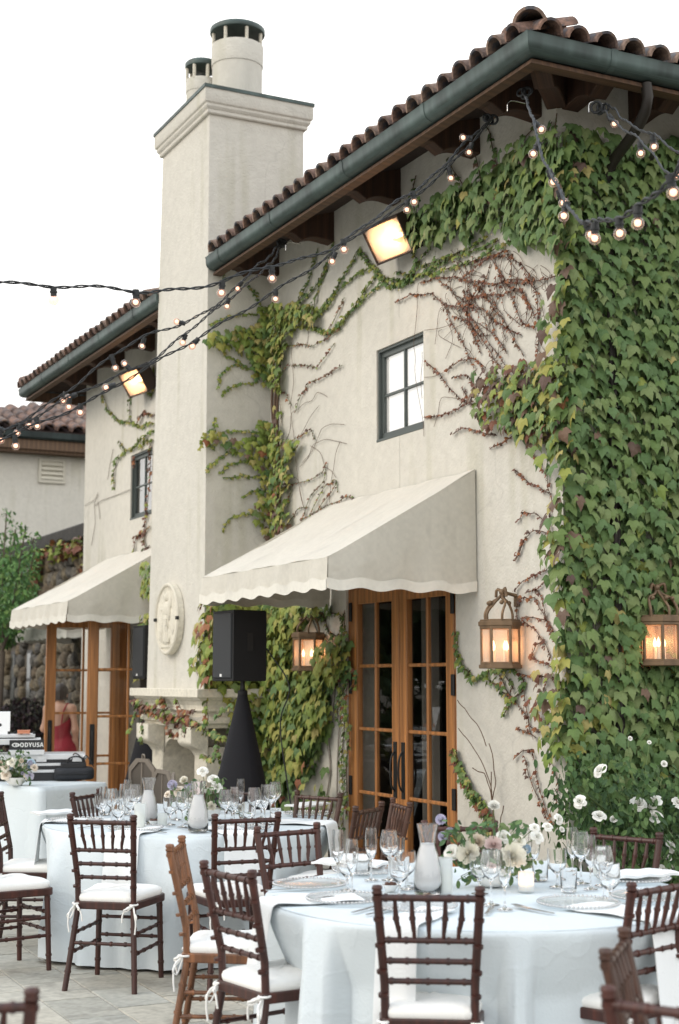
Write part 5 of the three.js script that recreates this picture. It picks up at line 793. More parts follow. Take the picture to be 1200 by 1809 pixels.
function chairPx(label, wood, px, py, towards, group, off = 0) { // centre of the back's top edge in the photograph; looks at a point, or along [right, away] as we see it
  const m = on(px, py, 'y', .915); m.y = 0; const d = Array.isArray(towards) ? V(0, 0, 0).addScaledVector(RT, towards[0]).add(V(-Math.cos(YAW), 0, -Math.sin(YAW)).multiplyScalar(towards[1])) : towards.clone().sub(m); d.y = 0; d.normalize().applyAxisAngle(V(0, 1, 0), off * D);
  return chair(label, wood, m.clone().addScaledVector(d, .265), [d.x, d.z], group);
}
chairPx('dark brown chair seen whole from behind at the left table, bows tied at its cushion', 'mahogany', 180, 1446, C2, GR2, 0);
chairPx('dark brown chair from behind at the right front of the left table', 'mahogany', 436, 1443, C2, GR2, 4);
chairPx('dark brown chair behind the left table, in front of the white serving table', 'mahogany', 152, 1402, C2, GR2, 0);
chairPx('walnut chair facing us behind the right side of the left table, before the ivy', 'walnut', 563, 1404, [-.62, -.78], GR2);
chairPx('chair mostly hidden behind the left table in front of the speaker skirt', 'walnut', 404, 1396, C2, GR2, 0);
chairPx('chair at the left edge with its back post just in view, nearer of two', 'mahogany', -62, 1432, C2.clone().add(V(.1, 0, .2)), GR2, 0);
chairPx('chair at the left edge with white cushion half hidden, further of two', 'mahogany', -8, 1408, C2, GR2, 0);
chairPx('dark brown chair seen square from behind at the front right table', 'mahogany', 757, 1576, C1, GR1, 10);
chairPx('honey coloured chair seen from the side left of the front table', 'honey', 311, 1492, C1.clone().add(V(-.35, 0, -.2)), GR1, 0);
chairPx('dark brown chair turned three quarters left of the front table, ribbon bows hanging', 'mahogany', 402, 1538, C1, GR1, 12);
chairPx('dark brown chair between the two tables, only its back showing', 'mahogany', 508, 1464, C1, GR1, 0);
chairPx('chair facing us behind the front table flowers', 'mahogany', 812, 1457, C1, GR1, 0);
chairPx('chair facing us behind the front table, in front of the white roses', 'mahogany', 1106, 1474, C1, GR1, 0);
chairPx('dark brown chair at the right of the front table, cut by the picture edge', 'mahogany', 1168, 1561, [-.68, .73], GR1);
chairPx('walnut chair with slanting spindles in front of the left door leaf', 'walnut', 652, 1426, [-.90, .44], 'spare chairs by the french doors');
chairPx('walnut chair seen edge on in front of the right door leaf', 'walnut', 709, 1419, [-.97, -.24], 'spare chairs by the french doors');
chairPx('blurred nearer brown chair seen edge on at the bottom right', 'walnut', 1087, 1670, [.95, -.32], 'near chairs of the next table');
chairPx('blurred chair corner at the very bottom right', 'mahogany', 1204, 1774, [.55, .83], 'near chairs of the next table');
chairPx('blurred chair post at the bottom left corner', 'mahogany', -84, 1769, [-.25, .97], 'near chairs of the next table');
// ------------------------------------------------------------ draped tables
const drape = (th, k) => { const s = (n, p) => Math.sin(n * th + p); return .62 * s(8, k) + .42 * s(13, 2.1 * k) + .30 * s(21, 1.3 + k) + .25 * s(5, .7 * k); };
function roundTable(label, c, R, k) {
  // the cloth gives way where a seat is pushed against it
  const N = 300, lim = []; for (let i = 0; i <= N; i++) { const th = i / N * 2 * PI; let r = 1.3; for (const ch of seats) { const inv = new THREE.Matrix4().makeRotationY(-ch.rotation.y); for (let q = 1.25; q > .62; q -= .01) { const p = V(c.x + Math.cos(th) * q - ch.position.x, 0, c.z + Math.sin(th) * q - ch.position.z).applyMatrix4(inv); if (Math.abs(p.x) < .24 && p.z < .235 && p.z > -.26) r = Math.min(r, q - .012); } } lim.push(r); }
  const soft = lim.map((_, i) => { let m = 0, w = 0; for (let d = -5; d <= 5; d++) { const a = Math.exp(-d * d / 9), v = lim[(i + d + N) % N]; m += Math.min(v, 1.04) * a; w += a; } return Math.min(m / w, lim[i] + .02); });
  const t = thing('round_table', label, 'table', c, 0, undefined), H = TH - .004;
  part('tablecloth', [sheet(300, 46, (u, v) => {
    const th = u * 2 * PI; let r, y;
    if (v < .26) { r = R * v / .26 * .985; y = H; }
    else if (v < .34) { const a = (v - .26) / .08 * PI / 2; r = R * .985 + .016 * Math.sin(a); y = H - .016 * (1 - Math.cos(a)); }
    else { const d = (v - .34) / .66, w = drape(th, k); y = H - .016 - d * (H - .03 - .010 * (1 + w)); const q = Math.pow(d, .62); r = R + .006 + .05 * q + .074 * q * (w + .35 * w * Math.abs(w)) + .012 * q * Math.sin(37 * th + k + 3 * d) ; }
    if (v > .34) { const b = Math.max(0, Math.min(1, (.745 - y) / .235)), g = Math.max(.83, soft[Math.round(u * 300)]); if (r > g) r += (g - r) * b; }
    r += .003 * Math.sin(11 * th + k) * (v < .34 ? 0 : 1);
    for (const c of [.55, 2.1, 3.4, 4.6, 5.7]) { const e = th - c - (v - .34) * .45; if (v > .34) r += .005 * Math.exp(-e * e / .0006) * (1 - v); } // ironed creases
    if (v < .26) { const X = Math.cos(th) * r, Z = Math.sin(th) * r; y += .0022 * (Math.exp(-Math.pow(X - .2, 2) / .00008) + Math.exp(-Math.pow(Z + .15, 2) / .00008)); }
    return Object.assign(V(Math.cos(th) * r, y, Math.sin(th) * r), { u: v < .3 ? Math.cos(th) * r : th * R, v: v < .3 ? Math.sin(th) * r : y });
  })], M.cloth, t);
  part('tabletop', [lathe([[0, H - .03], [R - .02, H - .03], [R - .02, H - .008], [0, H - .008]], 40)], M.walnut, t);
  for (let i = 0; i < 4; i++) { const a = i * PI / 2 + .7; part('leg', [stick(V(Math.cos(a) * .5, 0, Math.sin(a) * .5), V(Math.cos(a) * .45, H - .03, Math.sin(a) * .45), .02)], M.iron, t); }
  return t;
}
const R1 = .915;
roundTable('front round table with floor length pale white cloth and white dahlia centrepiece', C1, R1, 1.7);
roundTable('left round table with floor length pale white cloth, carafes and glasses', C2, R1 + .01, 4.1);
// things laid on the tables
const polar = (c, a, r, y = TH) => V(c.x + Math.cos(a) * r, y, c.z + Math.sin(a) * r);
const angTo = (c, px, py) => { const p = onTable(px, py); return Math.atan2(p.z - c.z, p.x - c.x); };
function napkin(label, c, px, py, hang, group, w = .19, r0 = .52, skew = 0) {
  const a = angTo(c, px, py), d = V(Math.cos(a), 0, Math.sin(a)), s = V(-d.z, 0, d.x), edge = R1 + .004, on_ = edge - r0, tot = on_ + .03 + hang;
  const rows = 46, f = (u, v) => { const l = v * tot; let r, y; if (l < on_) { r = r0 + l; y = .011 + .004 * Math.sin(l * 22 + u * 3); } else if (l < on_ + .045) { const q = (l - on_) / .045 * PI / 2; r = edge + .022 * Math.sin(q); y = .011 - .028 * (1 - Math.cos(q)); } else { const q = l - on_ - .045; r = edge + .022 + .01 * q / hang + .012 * Math.sin(u * 7 + q * 3) * q / hang + .04 * Math.pow(q, .7); y = -.017 - q; }
    const p = V(c.x, TH, c.z).addScaledVector(d, r).addScaledVector(s, (u - .5) * w * (1 + .10 * v) + skew * Math.max(0, l - on_)); p.y += y; return Object.assign(p, { u: u * w * 4, v: l * 4 }); };
  return solo('napkin', [sheet(10, rows, f, .004)], M.napkin, label, 'napkin', group);
}
napkin('white napkin hanging over the left edge of the front table', C1, 530, 1592, .36, undefined, .22, .55, .18);
napkin('white napkin hanging over the front table edge behind the square-on chair', C1, 733, 1625, .42, undefined, .15);
napkin('white napkin hanging right of the clear charger on the front table', C1, 1095, 1612, .38, undefined, .22);
napkin('white napkin hanging over the left edge of the left table', C2, 92, 1452, .30, undefined, .2, .5, .06);
napkin('white napkin hanging over the left table edge, seen through the whole chair', C2, 232, 1472, .28, undefined, .2);
napkin('white napkin hanging over the left table edge behind the right front chair', C2, 425, 1474, .30, undefined, .2);
napkin('white napkin hanging at the right end of the left table', C2, 578, 1456, .26, undefined, .22);
for (const [px, py, l, t] of [[1130, 1552, 'folded white napkin lying at the back right of the front table', .4], [545, 1427, 'folded white napkin at the far side of the left table before the walnut chair', 1], [105, 1441, 'folded white napkin lying at the far left of the left table', .6], [620, 1532, 'folded white napkin lying at the back left of the front table', -.4]]) {
  const p = onTable(px, py); solo('folded_napkin', [sheet(14, 8, (u, v) => V((u - .5) * .34, .016 + .014 * Math.sin(u * PI) * Math.sin(v * PI) + .003 * Math.sin(u * 17 + v * 6), (v - .5) * .17).applyAxisAngle(V(0, 1, 0), t + 1.1).add(p), .012)], M.napkin, l, 'napkin');
}
const charger = (() => { const g = thing('charger_plate', 'round glass charger with beaded rim at the left of the front table', 'plate'); part('plate', [lathe([[0, .006], [.10, .006], [.125, .012], [.158, .016], [.165, .014], [.158, .010], [.12, .004], [0, .002]], 40)], M.chargerRim, g); const b = []; for (let i = 0; i < 60; i++) b.push(flat(new THREE.SphereGeometry(.006, 6, 4).translate(Math.cos(i / 60 * 2 * PI) * .160, .016, Math.sin(i / 60 * 2 * PI) * .160))); const bb = part('bead_rim', b, M.silver, g); return g; })();
charger.position.copy(onTable(548, 1566));
for (const [x, y, l] of [[612, 1592, 'glass charger with beaded rim beside the hanging napkin, left on the front table'], [1022, 1600, 'glass charger with beaded rim at the right front of the front table'], [1150, 1588, 'glass charger with beaded rim behind the chair at the right of the front table'], [735, 1605, 'glass charger with beaded rim behind the square-on chair'], [650, 1542, 'glass charger with beaded rim at the back left of the front table'], [1120, 1556, 'glass charger with beaded rim at the back right of the front table'], [130, 1452, 'glass charger with beaded rim at the left of the left table'], [240, 1466, 'glass charger with beaded rim behind the whole chair'], [430, 1466, 'glass charger with beaded rim behind the right front chair of the left table'], [545, 1440, 'glass charger with beaded rim at the right of the left table']]) copyOf(charger, l, onTable(x, y));
// cutlery
const knifeG = [box(.013, .003, .11, 0, .006, -.055, .001), sheet(2, 8, (u, v) => V((u - .5) * .019 * (v > .85 ? 1 - (v - .85) * 5 : 1), .006, v * .12), .0015)];
const forkG = [box(.009, .003, .13, 0, .006, -.06, .001), box(.02, .003, .03, 0, .007, .02, .001), ...[-1.5, -.5, .5, 1.5].map(k => box(.0028, .0028, .05, k * .0058, .009, .058))];
const knife = part(numbered('table_knife'), knifeG, M.silver), fork = part(numbered('table_fork'), forkG, M.silver); tag(knife, 'silver knife lying at the left of the front table, before the hanging napkin', 'knife'); tag(fork, 'silver fork lying right of the square-on chair on the front table', 'fork');
const lay = (o, px, py, c, da) => { const p = onTable(px, py); o.position.copy(p); o.rotation.set(0, Math.atan2(c.x - p.x, c.z - p.z) + da, 0); return o; };
lay(knife, 525, 1583, C1, .3); lay(fork, 930, 1606, C1, .25);
for (const [x, y, l, d] of [[514, 1573, 'silver knife at the far left edge of the front table', .4], [648, 1608, 'silver knife left of the square-on chair', .25], [675, 1612, 'silver knife nearest the square-on chair', .1], [865, 1610, 'silver knife with dark handle right of the square-on chair', -.2], [945, 1610, 'silver knife beside the fork at the front of the front table', .3], [1095, 1600, 'silver knife between charger and chair at the right', .8], [275, 1470, 'silver knife at the front of the left table', .9], [158, 1462, 'silver knife at the left front of the left table', .4]]) lay(copyOf(knife, l), x, y, C1.distanceTo(onTable(x, y)) < 1.2 ? C1 : C2, d);
for (const [x, y, l, d] of [[335, 1466, 'silver fork at the front of the left table', .7], [343, 1467, 'silver fork, the right one of the pair at the front of the left table', .6], [560, 1590, 'silver fork left of the charger on the front table', .3]]) lay(copyOf(fork, l), x, y, x > 480 ? C1 : C2, d);
// stemware
const GL = {
  wine_glass: { prof: [[0, .002], [.034, .002], [.036, .004], [.012, .010], [.0045, .022], [.0038, .09], [.007, .100], [.028, .118], [.0405, .145], [.042, .165], [.037, .195], [.0325, .222], [.0317, .222], [.0362, .194], [.041, .165], [.0395, .146], [.027, .121], [.004, .104], [0, .103]], cat: 'wine glass', l: 'stemmed wine glass' },
  champagne_flute: { prof: [[0, .002], [.03, .002], [.032, .004], [.01, .010], [.0042, .022], [.0038, .08], [.008, .092], [.021, .118], [.027, .15], [.0275, .19], [.0235, .235], [.0227, .235], [.0267, .19], [.0262, .15], [.020, .12], [.004, .096], [0, .095]], cat: 'champagne flute', l: 'slender champagne flute' },
  water_goblet: { prof: [[0, .002], [.034, .002], [.036, .004], [.012, .010], [.005, .02], [.005, .05], [.012, .060], [.034, .082], [.0415, .11], [.041, .165], [.0402, .165], [.0405, .11], [.033, .085], [.01, .064], [0, .063]], cat: 'water glass', l: 'short stemmed water glass' },
  tumbler: { prof: [[0, .002], [.030, .002], [.033, .006], [.037, .10], [.0362, .10], [.032, .014], [0, .013]], cat: 'tumbler', l: 'clear straight tumbler' },
};
for (const k in GL) GL[k].geo = lathe(GL[k].prof, 22);
const seen = {};
function glass(kind, px, py, where, group, ord) {
  const p = onTable(px, py), g = GL[kind], m = new THREE.Mesh(g.geo, M.glass); m.name = numbered(kind); m.castShadow = m.receiveShadow = true; m.position.copy(p); m.rotation.y = rnd() * 6; m.scale.setScalar(rr(.97, 1.04)); scene.add(m);
  tag(m, ord + g.l + ' ' + where, g.cat, group); return m;
}
const W = 'wine_glass', FL = 'champagne_flute', WG = 'water_goblet', TU = 'tumbler';
const ORD = ['leftmost', 'second', 'third', 'fourth', 'fifth'];
const lay_ = (where, group, list) => { for (const [k, x, y] of list) { const same = list.filter(q => q[0] === k).sort((a, b) => a[1] - b[1]), i = same.findIndex(q => q[1] === x), n = same.length; glass(k, x, y, where, group + ', ' + GL[k].cat, n === 1 ? '' : i === 0 ? 'leftmost ' : i === n - 1 ? 'rightmost ' : ORD[i] + ' from left, '); } };
lay_('left of the front carafe', 'glasses left on the front table', [[FL, 656, 1556], [W, 688, 1556], [WG, 614, 1574], [TU, 640, 1545], [WG, 718, 1572], [FL, 597, 1562], [WG, 706, 1586], [TU, 730, 1566], [FL, 622, 1582], [WG, 700, 1543]]);
lay_('at the front table, back right', 'glasses right on the front table', [[W, 1027, 1562], [FL, 1044, 1572], [WG, 1065, 1566], [W, 1068, 1590], [WG, 985, 1568], [TU, 1005, 1576], [FL, 1012, 1553], [WG, 1078, 1600]]);
lay_('in front of the dahlias on the front table', 'glasses amid the front table', [[W, 868, 1600], [FL, 892, 1608], [WG, 848, 1580]]);
lay_('behind the dahlias on the front table', 'glasses behind the front flowers', [[W, 925, 1552], [FL, 945, 1556], [TU, 955, 1556], [WG, 905, 1546]]);
lay_('at the left of the left table', 'glasses left on the left table', [[WG, 178, 1450], [W, 197, 1456], [WG, 207, 1441], [FL, 218, 1452], [WG, 209, 1464], [FL, 225, 1440], [W, 238, 1450], [TU, 186, 1440], [FL, 182, 1458], [WG, 246, 1442], [W, 230, 1462], [TU, 219, 1436]]);
lay_('between the two carafes on the left table', 'glasses amid the left table', [[WG, 300, 1458], [W, 322, 1462], [FL, 333, 1456], [TU, 285, 1446], [WG, 311, 1449]]);
lay_('at the right of the left table', 'glasses right on the left table', [[W, 398, 1462], [WG, 410, 1452], [FL, 414, 1460], [TU, 431, 1446], [W, 449, 1458], [WG, 462, 1446], [FL, 468, 1456], [W, 478, 1450], [TU, 487, 1456], [WG, 440, 1466], [FL, 425, 1438], [W, 486, 1442]]);
// carafes with water, frosted vases, candles, salt dishes
const carG = { glass: lathe([[0, .002], [.048, .002], [.054, .01], [.056, .05], [.052, .10], [.040, .15], [.031, .175], [.030, .19], [.036, .225], [.043, .255], [.042, .255], [.035, .226], [.0285, .19], [.0295, .175], [.0385, .15], [.0505, .10], [.0545, .05], [.052, .012], [0, .01]], 26), water: lathe([[0, .0125], [.0505, .0135], [.0525, .05], [.0488, .10], [.037, .148], [.0285, .172], [.0270, .186], [0, .186]], 26) };
function carafe(label, px, py, k = 1, wd = .95) { const t = thing('water_carafe', label, 'carafe', onTable(px, py)); part('bottle', carG.glass, M.glass, t); part('water', carG.water, M.water, t); t.scale.set(k * wd, k, k * wd); return t; }
carafe('glass water carafe with green leaf behind it, left of the dahlias on the front table', 756, 1582, 1.15, .92);
carafe('tall glass water carafe among the glasses on the left table', 262, 1456, 1.12); carafe('glass water carafe nearest us on the left table, before the flowers', 350, 1470, 1.16);
function frosted(label, px, py, h, r, flame) { const t = thing(flame ? 'candle_votive' : 'frosted_vase', label, flame ? 'candle' : 'vase', onTable(px, py)); part('cup', [lathe([[0, .002], [r - .002, .002], [r, .006], [r, h], [r - .003, h], [r - .003, .01], [0, .009]], 24)], M.frosted, t); part('candle_wax', [lathe([[0, .012], [r * .78, .012], [r * .78, h * (flame ? .38 : .7)], [0, h * (flame ? .39 : .71)]], 18)], M.wax, t); if (flame) { part('flame', [lathe([[0, h * .4], [.007, h * .46], [.008, h * .52], [0, h * .74]], 8)], flameGlow, t); const l = new THREE.PointLight(0xffb070, .012, 2); l.position.set(0, h * .5, 0); l.castShadow = true; t.add(l); } return t; }
frosted('frosted glass candle holder with a lit candle right of the dahlias', 930, 1576, .085, .033, true);
frosted('tall frosted glass cylinder beside the carafe on the front table', 785, 1580, .15, .036, false);
frosted('tall frosted glass cylinder beside the carafe on the left table', 247, 1464, .15, .036, false); frosted('small frosted candle cup right of the carafe on the left table', 287, 1460, .08, .03, false);
frosted('small frosted candle cup amid the glasses of the front table', 1060, 1546, .08, .032, false);
for (const [x, y, l] of [[272, 1458, 'small white dish with dark salad leaves beside the left carafe'], [690, 1575, 'small white dish with dark berries left of the front carafe']]) { const t = thing('small_dish', l, 'dish', onTable(x, y)); part('bowl', [lathe([[0, .003], [.02, .003], [.036, .03], [.034, .03], [.019, .007], [0, .007]], 18)], M.china, t); part('relish', [0, 1, 2, 3, 4].map(i => flat(new THREE.IcosahedronGeometry(.012, 1).translate(Math.cos(i * 1.3) * .016, .028, Math.sin(i * 1.3) * .016))), M.stemRed, t); }

// ------------------------------------------------------------ flowers
const petalTurn = n => { const y = n.clone().normalize(), z = V(0, 1, 0).addScaledVector(y, -y.y); if (z.length() < .05) z.set(1, 0, 0).addScaledVector(y, -y.x); z.normalize(); return new THREE.Quaternion().setFromRotationMatrix(new THREE.Matrix4().makeBasis(V().crossVectors(y, z), y, z)); };
function dahliaGeo(k, R) { // full ball of cupped petals, tight in the middle
  const gs = [], n = 96; for (let i = 0; i < n; i++) { const y = 1 - (i + .5) / n * 1.35, a = i * 2.39996 + hash(i, k, 4) * .2, r = Math.sqrt(Math.max(0, 1 - y * y)), nn = V(Math.cos(a) * r, y, Math.sin(a) * r), w = R * (.15 + .15 * (1 - y) / 1.35), L = R * (.36 + .30 * (1 - y) / 1.35), q = petalTurn(nn);
    gs.push(sheet(2, 3, (u, v) => { const x = (u - .5) * 2 * w * Math.sin(PI * (.2 + .62 * v)); return V(x, R * (.12 + .26 * (1 - y) / 1.35) + L * v - .35 * x * x / w, .42 * L * v * v * (.6 + (1 - y)) - .1 * L + x * x / w * .5).applyQuaternion(q); })); }
  return merge(gs);
}
const DAH = [dahliaGeo(3, .062), dahliaGeo(8, .05)];
const pomGeo = (() => { const gs = []; for (let i = 0; i < 70; i++) { const y = 1 - (i + .5) / 70 * 1.5, a = i * 2.4, r = Math.sqrt(Math.max(0, 1 - y * y)), n = V(Math.cos(a) * r, y, Math.sin(a) * r); gs.push(sheet(1, 2, (u, v) => V((u - .5) * .014 * (1 - v * .3), .019 + v * .011, (v * v) * .006).applyQuaternion(petalTurn(n)))); } return merge(gs); })();
const FM = { cream: phys(.88, .85, .75, .6, { transmission: .15, thickness: 0 }), white: rosePetal, blush: phys(.84, .70, .67, .6, { transmission: .15, thickness: 0 }), lilac: phys(.60, .58, .70, .6, {}), peach: phys(.86, .77, .66, .6, { transmission: .15, thickness: 0 }), blue: phys(.45, .58, .68, .6, {}) };
function bouquet(label, c, items, vaseG, greens, seedR = .12) {
  const t = thing('flower_arrangement', label, 'flowers', c), S = [], lv = [];
  part('bowl', vaseG, M.china, t); const root = V(0, .06, 0);
  for (const [kind, m, x, y, s, dz] of items) {
    const p = atDepth(x, y, proj(c.clone())[2] - (dz || 0)).sub(c), d = p.clone().sub(root).setY(Math.abs(p.y - .03) + .02).normalize(), toEye = EYEP.clone().sub(c).normalize();
    S.push(tube([root, root.clone().lerp(p, .6).add(V(0, .01, 0)), p], .0022, 10, 4));
    const f = part(kind, kind === 'dahlia' ? DAH[s > .95 ? 0 : 1] : kind === 'scabiosa' ? pomGeo : ROSE[Math.floor(rnd() * 2)], FM[m], t, p); f.scale.setScalar(s * (kind === 'dahlia' ? .78 : 1)); f.quaternion.setFromUnitVectors(V(0, 1, 0), d.lerp(toEye, .55).normalize());
  }
  for (const [x, y, n, r, cols] of greens) for (let i = 0; i < n; i++) { const p = atDepth(x + rr(-r, r), y + rr(-r, r), proj(c.clone())[2] + rr(-.1, .1)).sub(c); if (p.y < .01) p.y = .01; lv.push({ m: new THREE.Matrix4().compose(p, new THREE.Quaternion().setFromEuler(new THREE.Euler(rr(-1.6, 1), rr(0, 6.3), rr(-1, 1))), V(1, 1, 1).multiplyScalar(rr(.025, .05))), c: pick(cols || [[.09, .17, .06], [.13, .21, .08], [.07, .14, .06], [.18, .24, .10]]) }); if (i % 4 === 0) S.push(tube([root, root.clone().lerp(p, .5).add(V(0, .02, 0)), p], .0016, 8, 4)); }
  lv.forEach((l, i) => { if (i % 5 === 0) part('leaf', oval, leafM(l.c), t).applyMatrix4(l.m); });
  const rest = lv.filter((_, i) => i % 5), im = new THREE.InstancedMesh(oval, stuffLeaf, rest.length), cc = new THREE.Color(); rest.forEach((l, i) => { im.setMatrixAt(i, l.m); im.setColorAt(i, cc.setRGB(...l.c)); }); im.name = 'greenery'; im.userData.kind = 'stuff'; t.add(im);
  part('stem', S, M.greenStem, t); return t;
}
const lowBowl = [lathe([[0, .004], [.05, .004], [.075, .03], [.085, .07], [.082, .07], [.07, .03], [.045, .01], [0, .01]], 26)];
bouquet('low bowl of cream and blush dahlias with greenery on the front table', onTable(870, 1566), [['dahlia', 'cream', 827, 1507, 1.00, .08], ['dahlia', 'cream', 907, 1512, 1.10, .1], ['dahlia', 'blush', 872, 1492, 0.94, .05], ['dahlia', 'peach', 843, 1487, 0.90, .02], ['dahlia', 'white', 873, 1423, 0.62, 0], ['rose', 'white', 890, 1478, 0.63, 0], ['rose', 'cream', 917, 1485, 0.59, 0], ['rose', 'white', 797, 1505, 0.63, .05], ['rose', 'white', 950, 1478, 0.56, -.04], ['scabiosa', 'lilac', 779, 1448, .8, 0], ['scabiosa', 'lilac', 783, 1478, .75, 0], ['scabiosa', 'lilac', 795, 1469, .6, 0], ['scabiosa', 'blue', 930, 1500, .7, 0], ['rose', 'blush', 870, 1534, 0.49, .06], ['rose', 'white', 945, 1462, 0.42, 0]], lowBowl, [[810, 1490, 34, 26], [826, 1535, 26, 22], [895, 1535, 26, 20], [905, 1475, 30, 24], [925, 1525, 16, 22], [950, 1530, 7, 12], [855, 1470, 24, 22], [800, 1465, 16, 16], [922, 1455, 8, 8], [872, 1450, 5, 14]]);
bouquet('low flower arrangement of cream and lilac blooms on the left table', onTable(368, 1448), [['dahlia', 'cream', 325, 1378, 0.68, 0], ['scabiosa', 'lilac', 305, 1387, 1.1, 0], ['scabiosa', 'lilac', 333, 1391, .9, 0], ['rose', 'peach', 316, 1398, 0.72, 0], ['rose', 'white', 358, 1362, 0.65, 0], ['rose', 'white', 377, 1376, 0.65, 0], ['rose', 'white', 384, 1390, 0.65, 0], ['dahlia', 'white', 336, 1418, 0.72, .1], ['dahlia', 'white', 368, 1398, 0.64, 0], ['dahlia', 'cream', 374, 1424, 0.76, .08], ['rose', 'blush', 345, 1400, 0.65, 0], ['rose', 'peach', 296, 1404, 0.50, 0], ['dahlia', 'white', 425, 1428, 0.56, .12]], lowBowl, [[318, 1398, 26, 18], [378, 1405, 34, 16], [345, 1395, 16, 18], [332, 1440, 10, 8], [385, 1385, 20, 12], [440, 1446, 6, 8]]);
// ------------------------------------------------------------ buffet table with the sound desk
{
  const dir = V(-.43, 0, -.90), a = on(72, 1391, 'y', TH), e1 = V(-.30, 0, -.63).normalize(), e2 = V(-e1.z, 0, e1.x); if (e2.dot(RT) > 0) e2.negate();
  const w = .76, l = 1.9, t = thing('serving_table', 'long table under a floor length white cloth at the far left, carrying the sound gear', 'table', a.clone().setY(0)), Hh = TH;
  const per = []; const N = 160, rc = .05; const pts = []; // outline with rounded corners, from the near corner along e1 and e2
  const corner = (u, v) => a.clone().setY(0).addScaledVector(e1, u).addScaledVector(e2, v).sub(a.clone().setY(0));
  const sh = new THREE.Shape(); sh.moveTo(rc, 0); sh.lineTo(w - rc, 0); sh.quadraticCurveTo(w, 0, w, rc); sh.lineTo(w, l - rc); sh.quadraticCurveTo(w, l, w - rc, l); sh.lineTo(rc, l); sh.quadraticCurveTo(0, l, 0, l - rc); sh.lineTo(0, rc); sh.quadraticCurveTo(0, 0, rc, 0);
  const out = sh.getSpacedPoints(N);
  part('tablecloth', [sheet(N, 30, (u, v) => { const p = out[Math.round(u * N) % N], n = out[(Math.round(u * N) + 1) % N].clone().sub(p); const nx = n.y, ny = -n.x, ln = Math.hypot(nx, ny) || 1, s = u * 5.3; let k = 1, y = Hh, o = 0; if (v < .2) { k = v / .2; return Object.assign(corner(w / 2 + (p.x - w / 2) * k, l / 2 + (p.y - l / 2) * k).setY(Hh), { u: p.x * k, v: p.y * k }); } const d = (v - .2) / .8; y = Hh - .012 * Math.min(1, d * 20) - d * (Hh - .03); o = .012 * Math.min(1, d * 20) + d * .05 + d * .03 * Math.sin(s * 7) + d * .015 * Math.sin(s * 19 + 1); return Object.assign(corner(p.x + nx / ln * o, p.y + ny / ln * o).setY(y), { u: s, v: y }); })], M.cloth, t);
  part('tabletop', [(() => { const g = box(w - .06, .02, l - .06, 0, Hh - .02, 0); return g.applyMatrix4(new THREE.Matrix4().makeBasis(e1, V(0, 1, 0), e2)).translate(...corner(w / 2, l / 2).toArray()); })()], M.walnut, t);
  const yaw = Math.atan2(RT.x, RT.z) + PI; // gear stands facing the dancers, its back to us
  // sound desk: flight cases, controller, laptop
  const gz = Math.atan2(-e1.x * 0 + (EYEP.x - a.x), EYEP.z - a.z), put = (name, label, cat, px, py, h = TH, tw = gz) => thing(name, label, cat, on(px, py, 'y', h), tw);
  const alu = std(.72, .73, .74, .35, { metalness: .55 }), blk = std(.02, .02, .022, .6);
  const caseT = put('flight_case', 'black and silver flight case stack with aluminium edges on the white serving table', 'flight case', 62, 1380), W2 = .98, Dp = .42;
  let y = .002; for (const [h, m, wd] of [[.07, blk, W2], [.028, alu, W2 + .004], [.03, blk, W2 - .02], [.028, alu, W2 + .004], [.028, blk, W2 - .01], [.05, alu, W2 + .006]]) { part(m === alu ? 'edge_rail' : 'case_body', [box(wd, h - .001, Dp, -.06, y + h / 2, -.22, .003)], m, caseT); y += h; }
  for (const x of [.05, .36]) part('latch', [box(.09, .055, .012, x, .195, .0), box(.05, .035, .02, x, .195, .004)], alu, caseT); part('corner_ball', [new THREE.SphereGeometry(.022, 10, 8).translate(W2 / 2 - .06, .03, -.02), new THREE.SphereGeometry(.022, 10, 8).translate(W2 / 2 - .06,   .205, -.02)], alu, caseT);
  const pl = put('name_plate', 'black case plate lettered ODYUSA with an oval emblem, white rail below', 'sign plate', 46, 1381), font = await new FontLoader().loadAsync('fonts/droid/droid_sans_bold.typeface.json');
  pl.position.y = TH + .215; pl.position.add(V(Math.sin(gz), 0, Math.cos(gz)).multiplyScalar(-.03)); part('plate', [box(.30, .085, .012, 0, .105, 0, .002)], blk, pl); part('rail', [box(.31, .045, .016, 0, .038, 0, .003)], alu, pl);
  const tg = new TextGeometry('ODYUSA', { font, size: .038, depth: .002, curveSegments: 3 }); tg.computeBoundingBox(); part('lettering', [flat(tg).translate(-.062, .086, .007)], M.white, pl); part('emblem', [new THREE.TorusGeometry(.02, .005, 6, 20).scale(1.25, .75, 1).translate(-.098, .104, .008), new THREE.TorusGeometry(.013, .004, 6, 14).scale(1.2, .8, 1).translate(-.08, .104, .009)], M.white, pl);
  const mixT = put('mixing_desk', 'sloping pale mixing desk with dark knobs above the flight cases', 'mixer', 30, 1380); mixT.position.y = TH + .345; part('chassis', [box(.56, .05, .34, -.08, .0, -.12, .006), box(.5, .03, .30, -.1, .05, -.14, .006)], std(.62, .63, .64, .5), mixT); for (let i = 0; i < 9; i++) part('knob', [stick(V(-.3 + i * .055, .065, -.05 - (i % 2) * .06), V(-.3 + i * .055, .09, -.05 - (i % 2) * .06), .012)], blk, mixT); part('strip', [box(.30, .008, .05, -.08, .07, -.2)], blk, mixT);
  const lap = put('laptop', 'open silver laptop seen from behind at the left edge', 'laptop', -14, 1380); lap.position.y = TH + .372; part('lid', [box(.33, .23, .007, -.02, .125, 0, .002).rotateX(-.15)], alu, lap); part('keyboard_half', [box(.33, .014, .23, -.02, .007, -.12, .003)], alu, lap); part('emblem', [new THREE.SphereGeometry(.014, 10, 8).scale(.8, 1, .2).translate(.06, .12, -.008)], blk, lap);
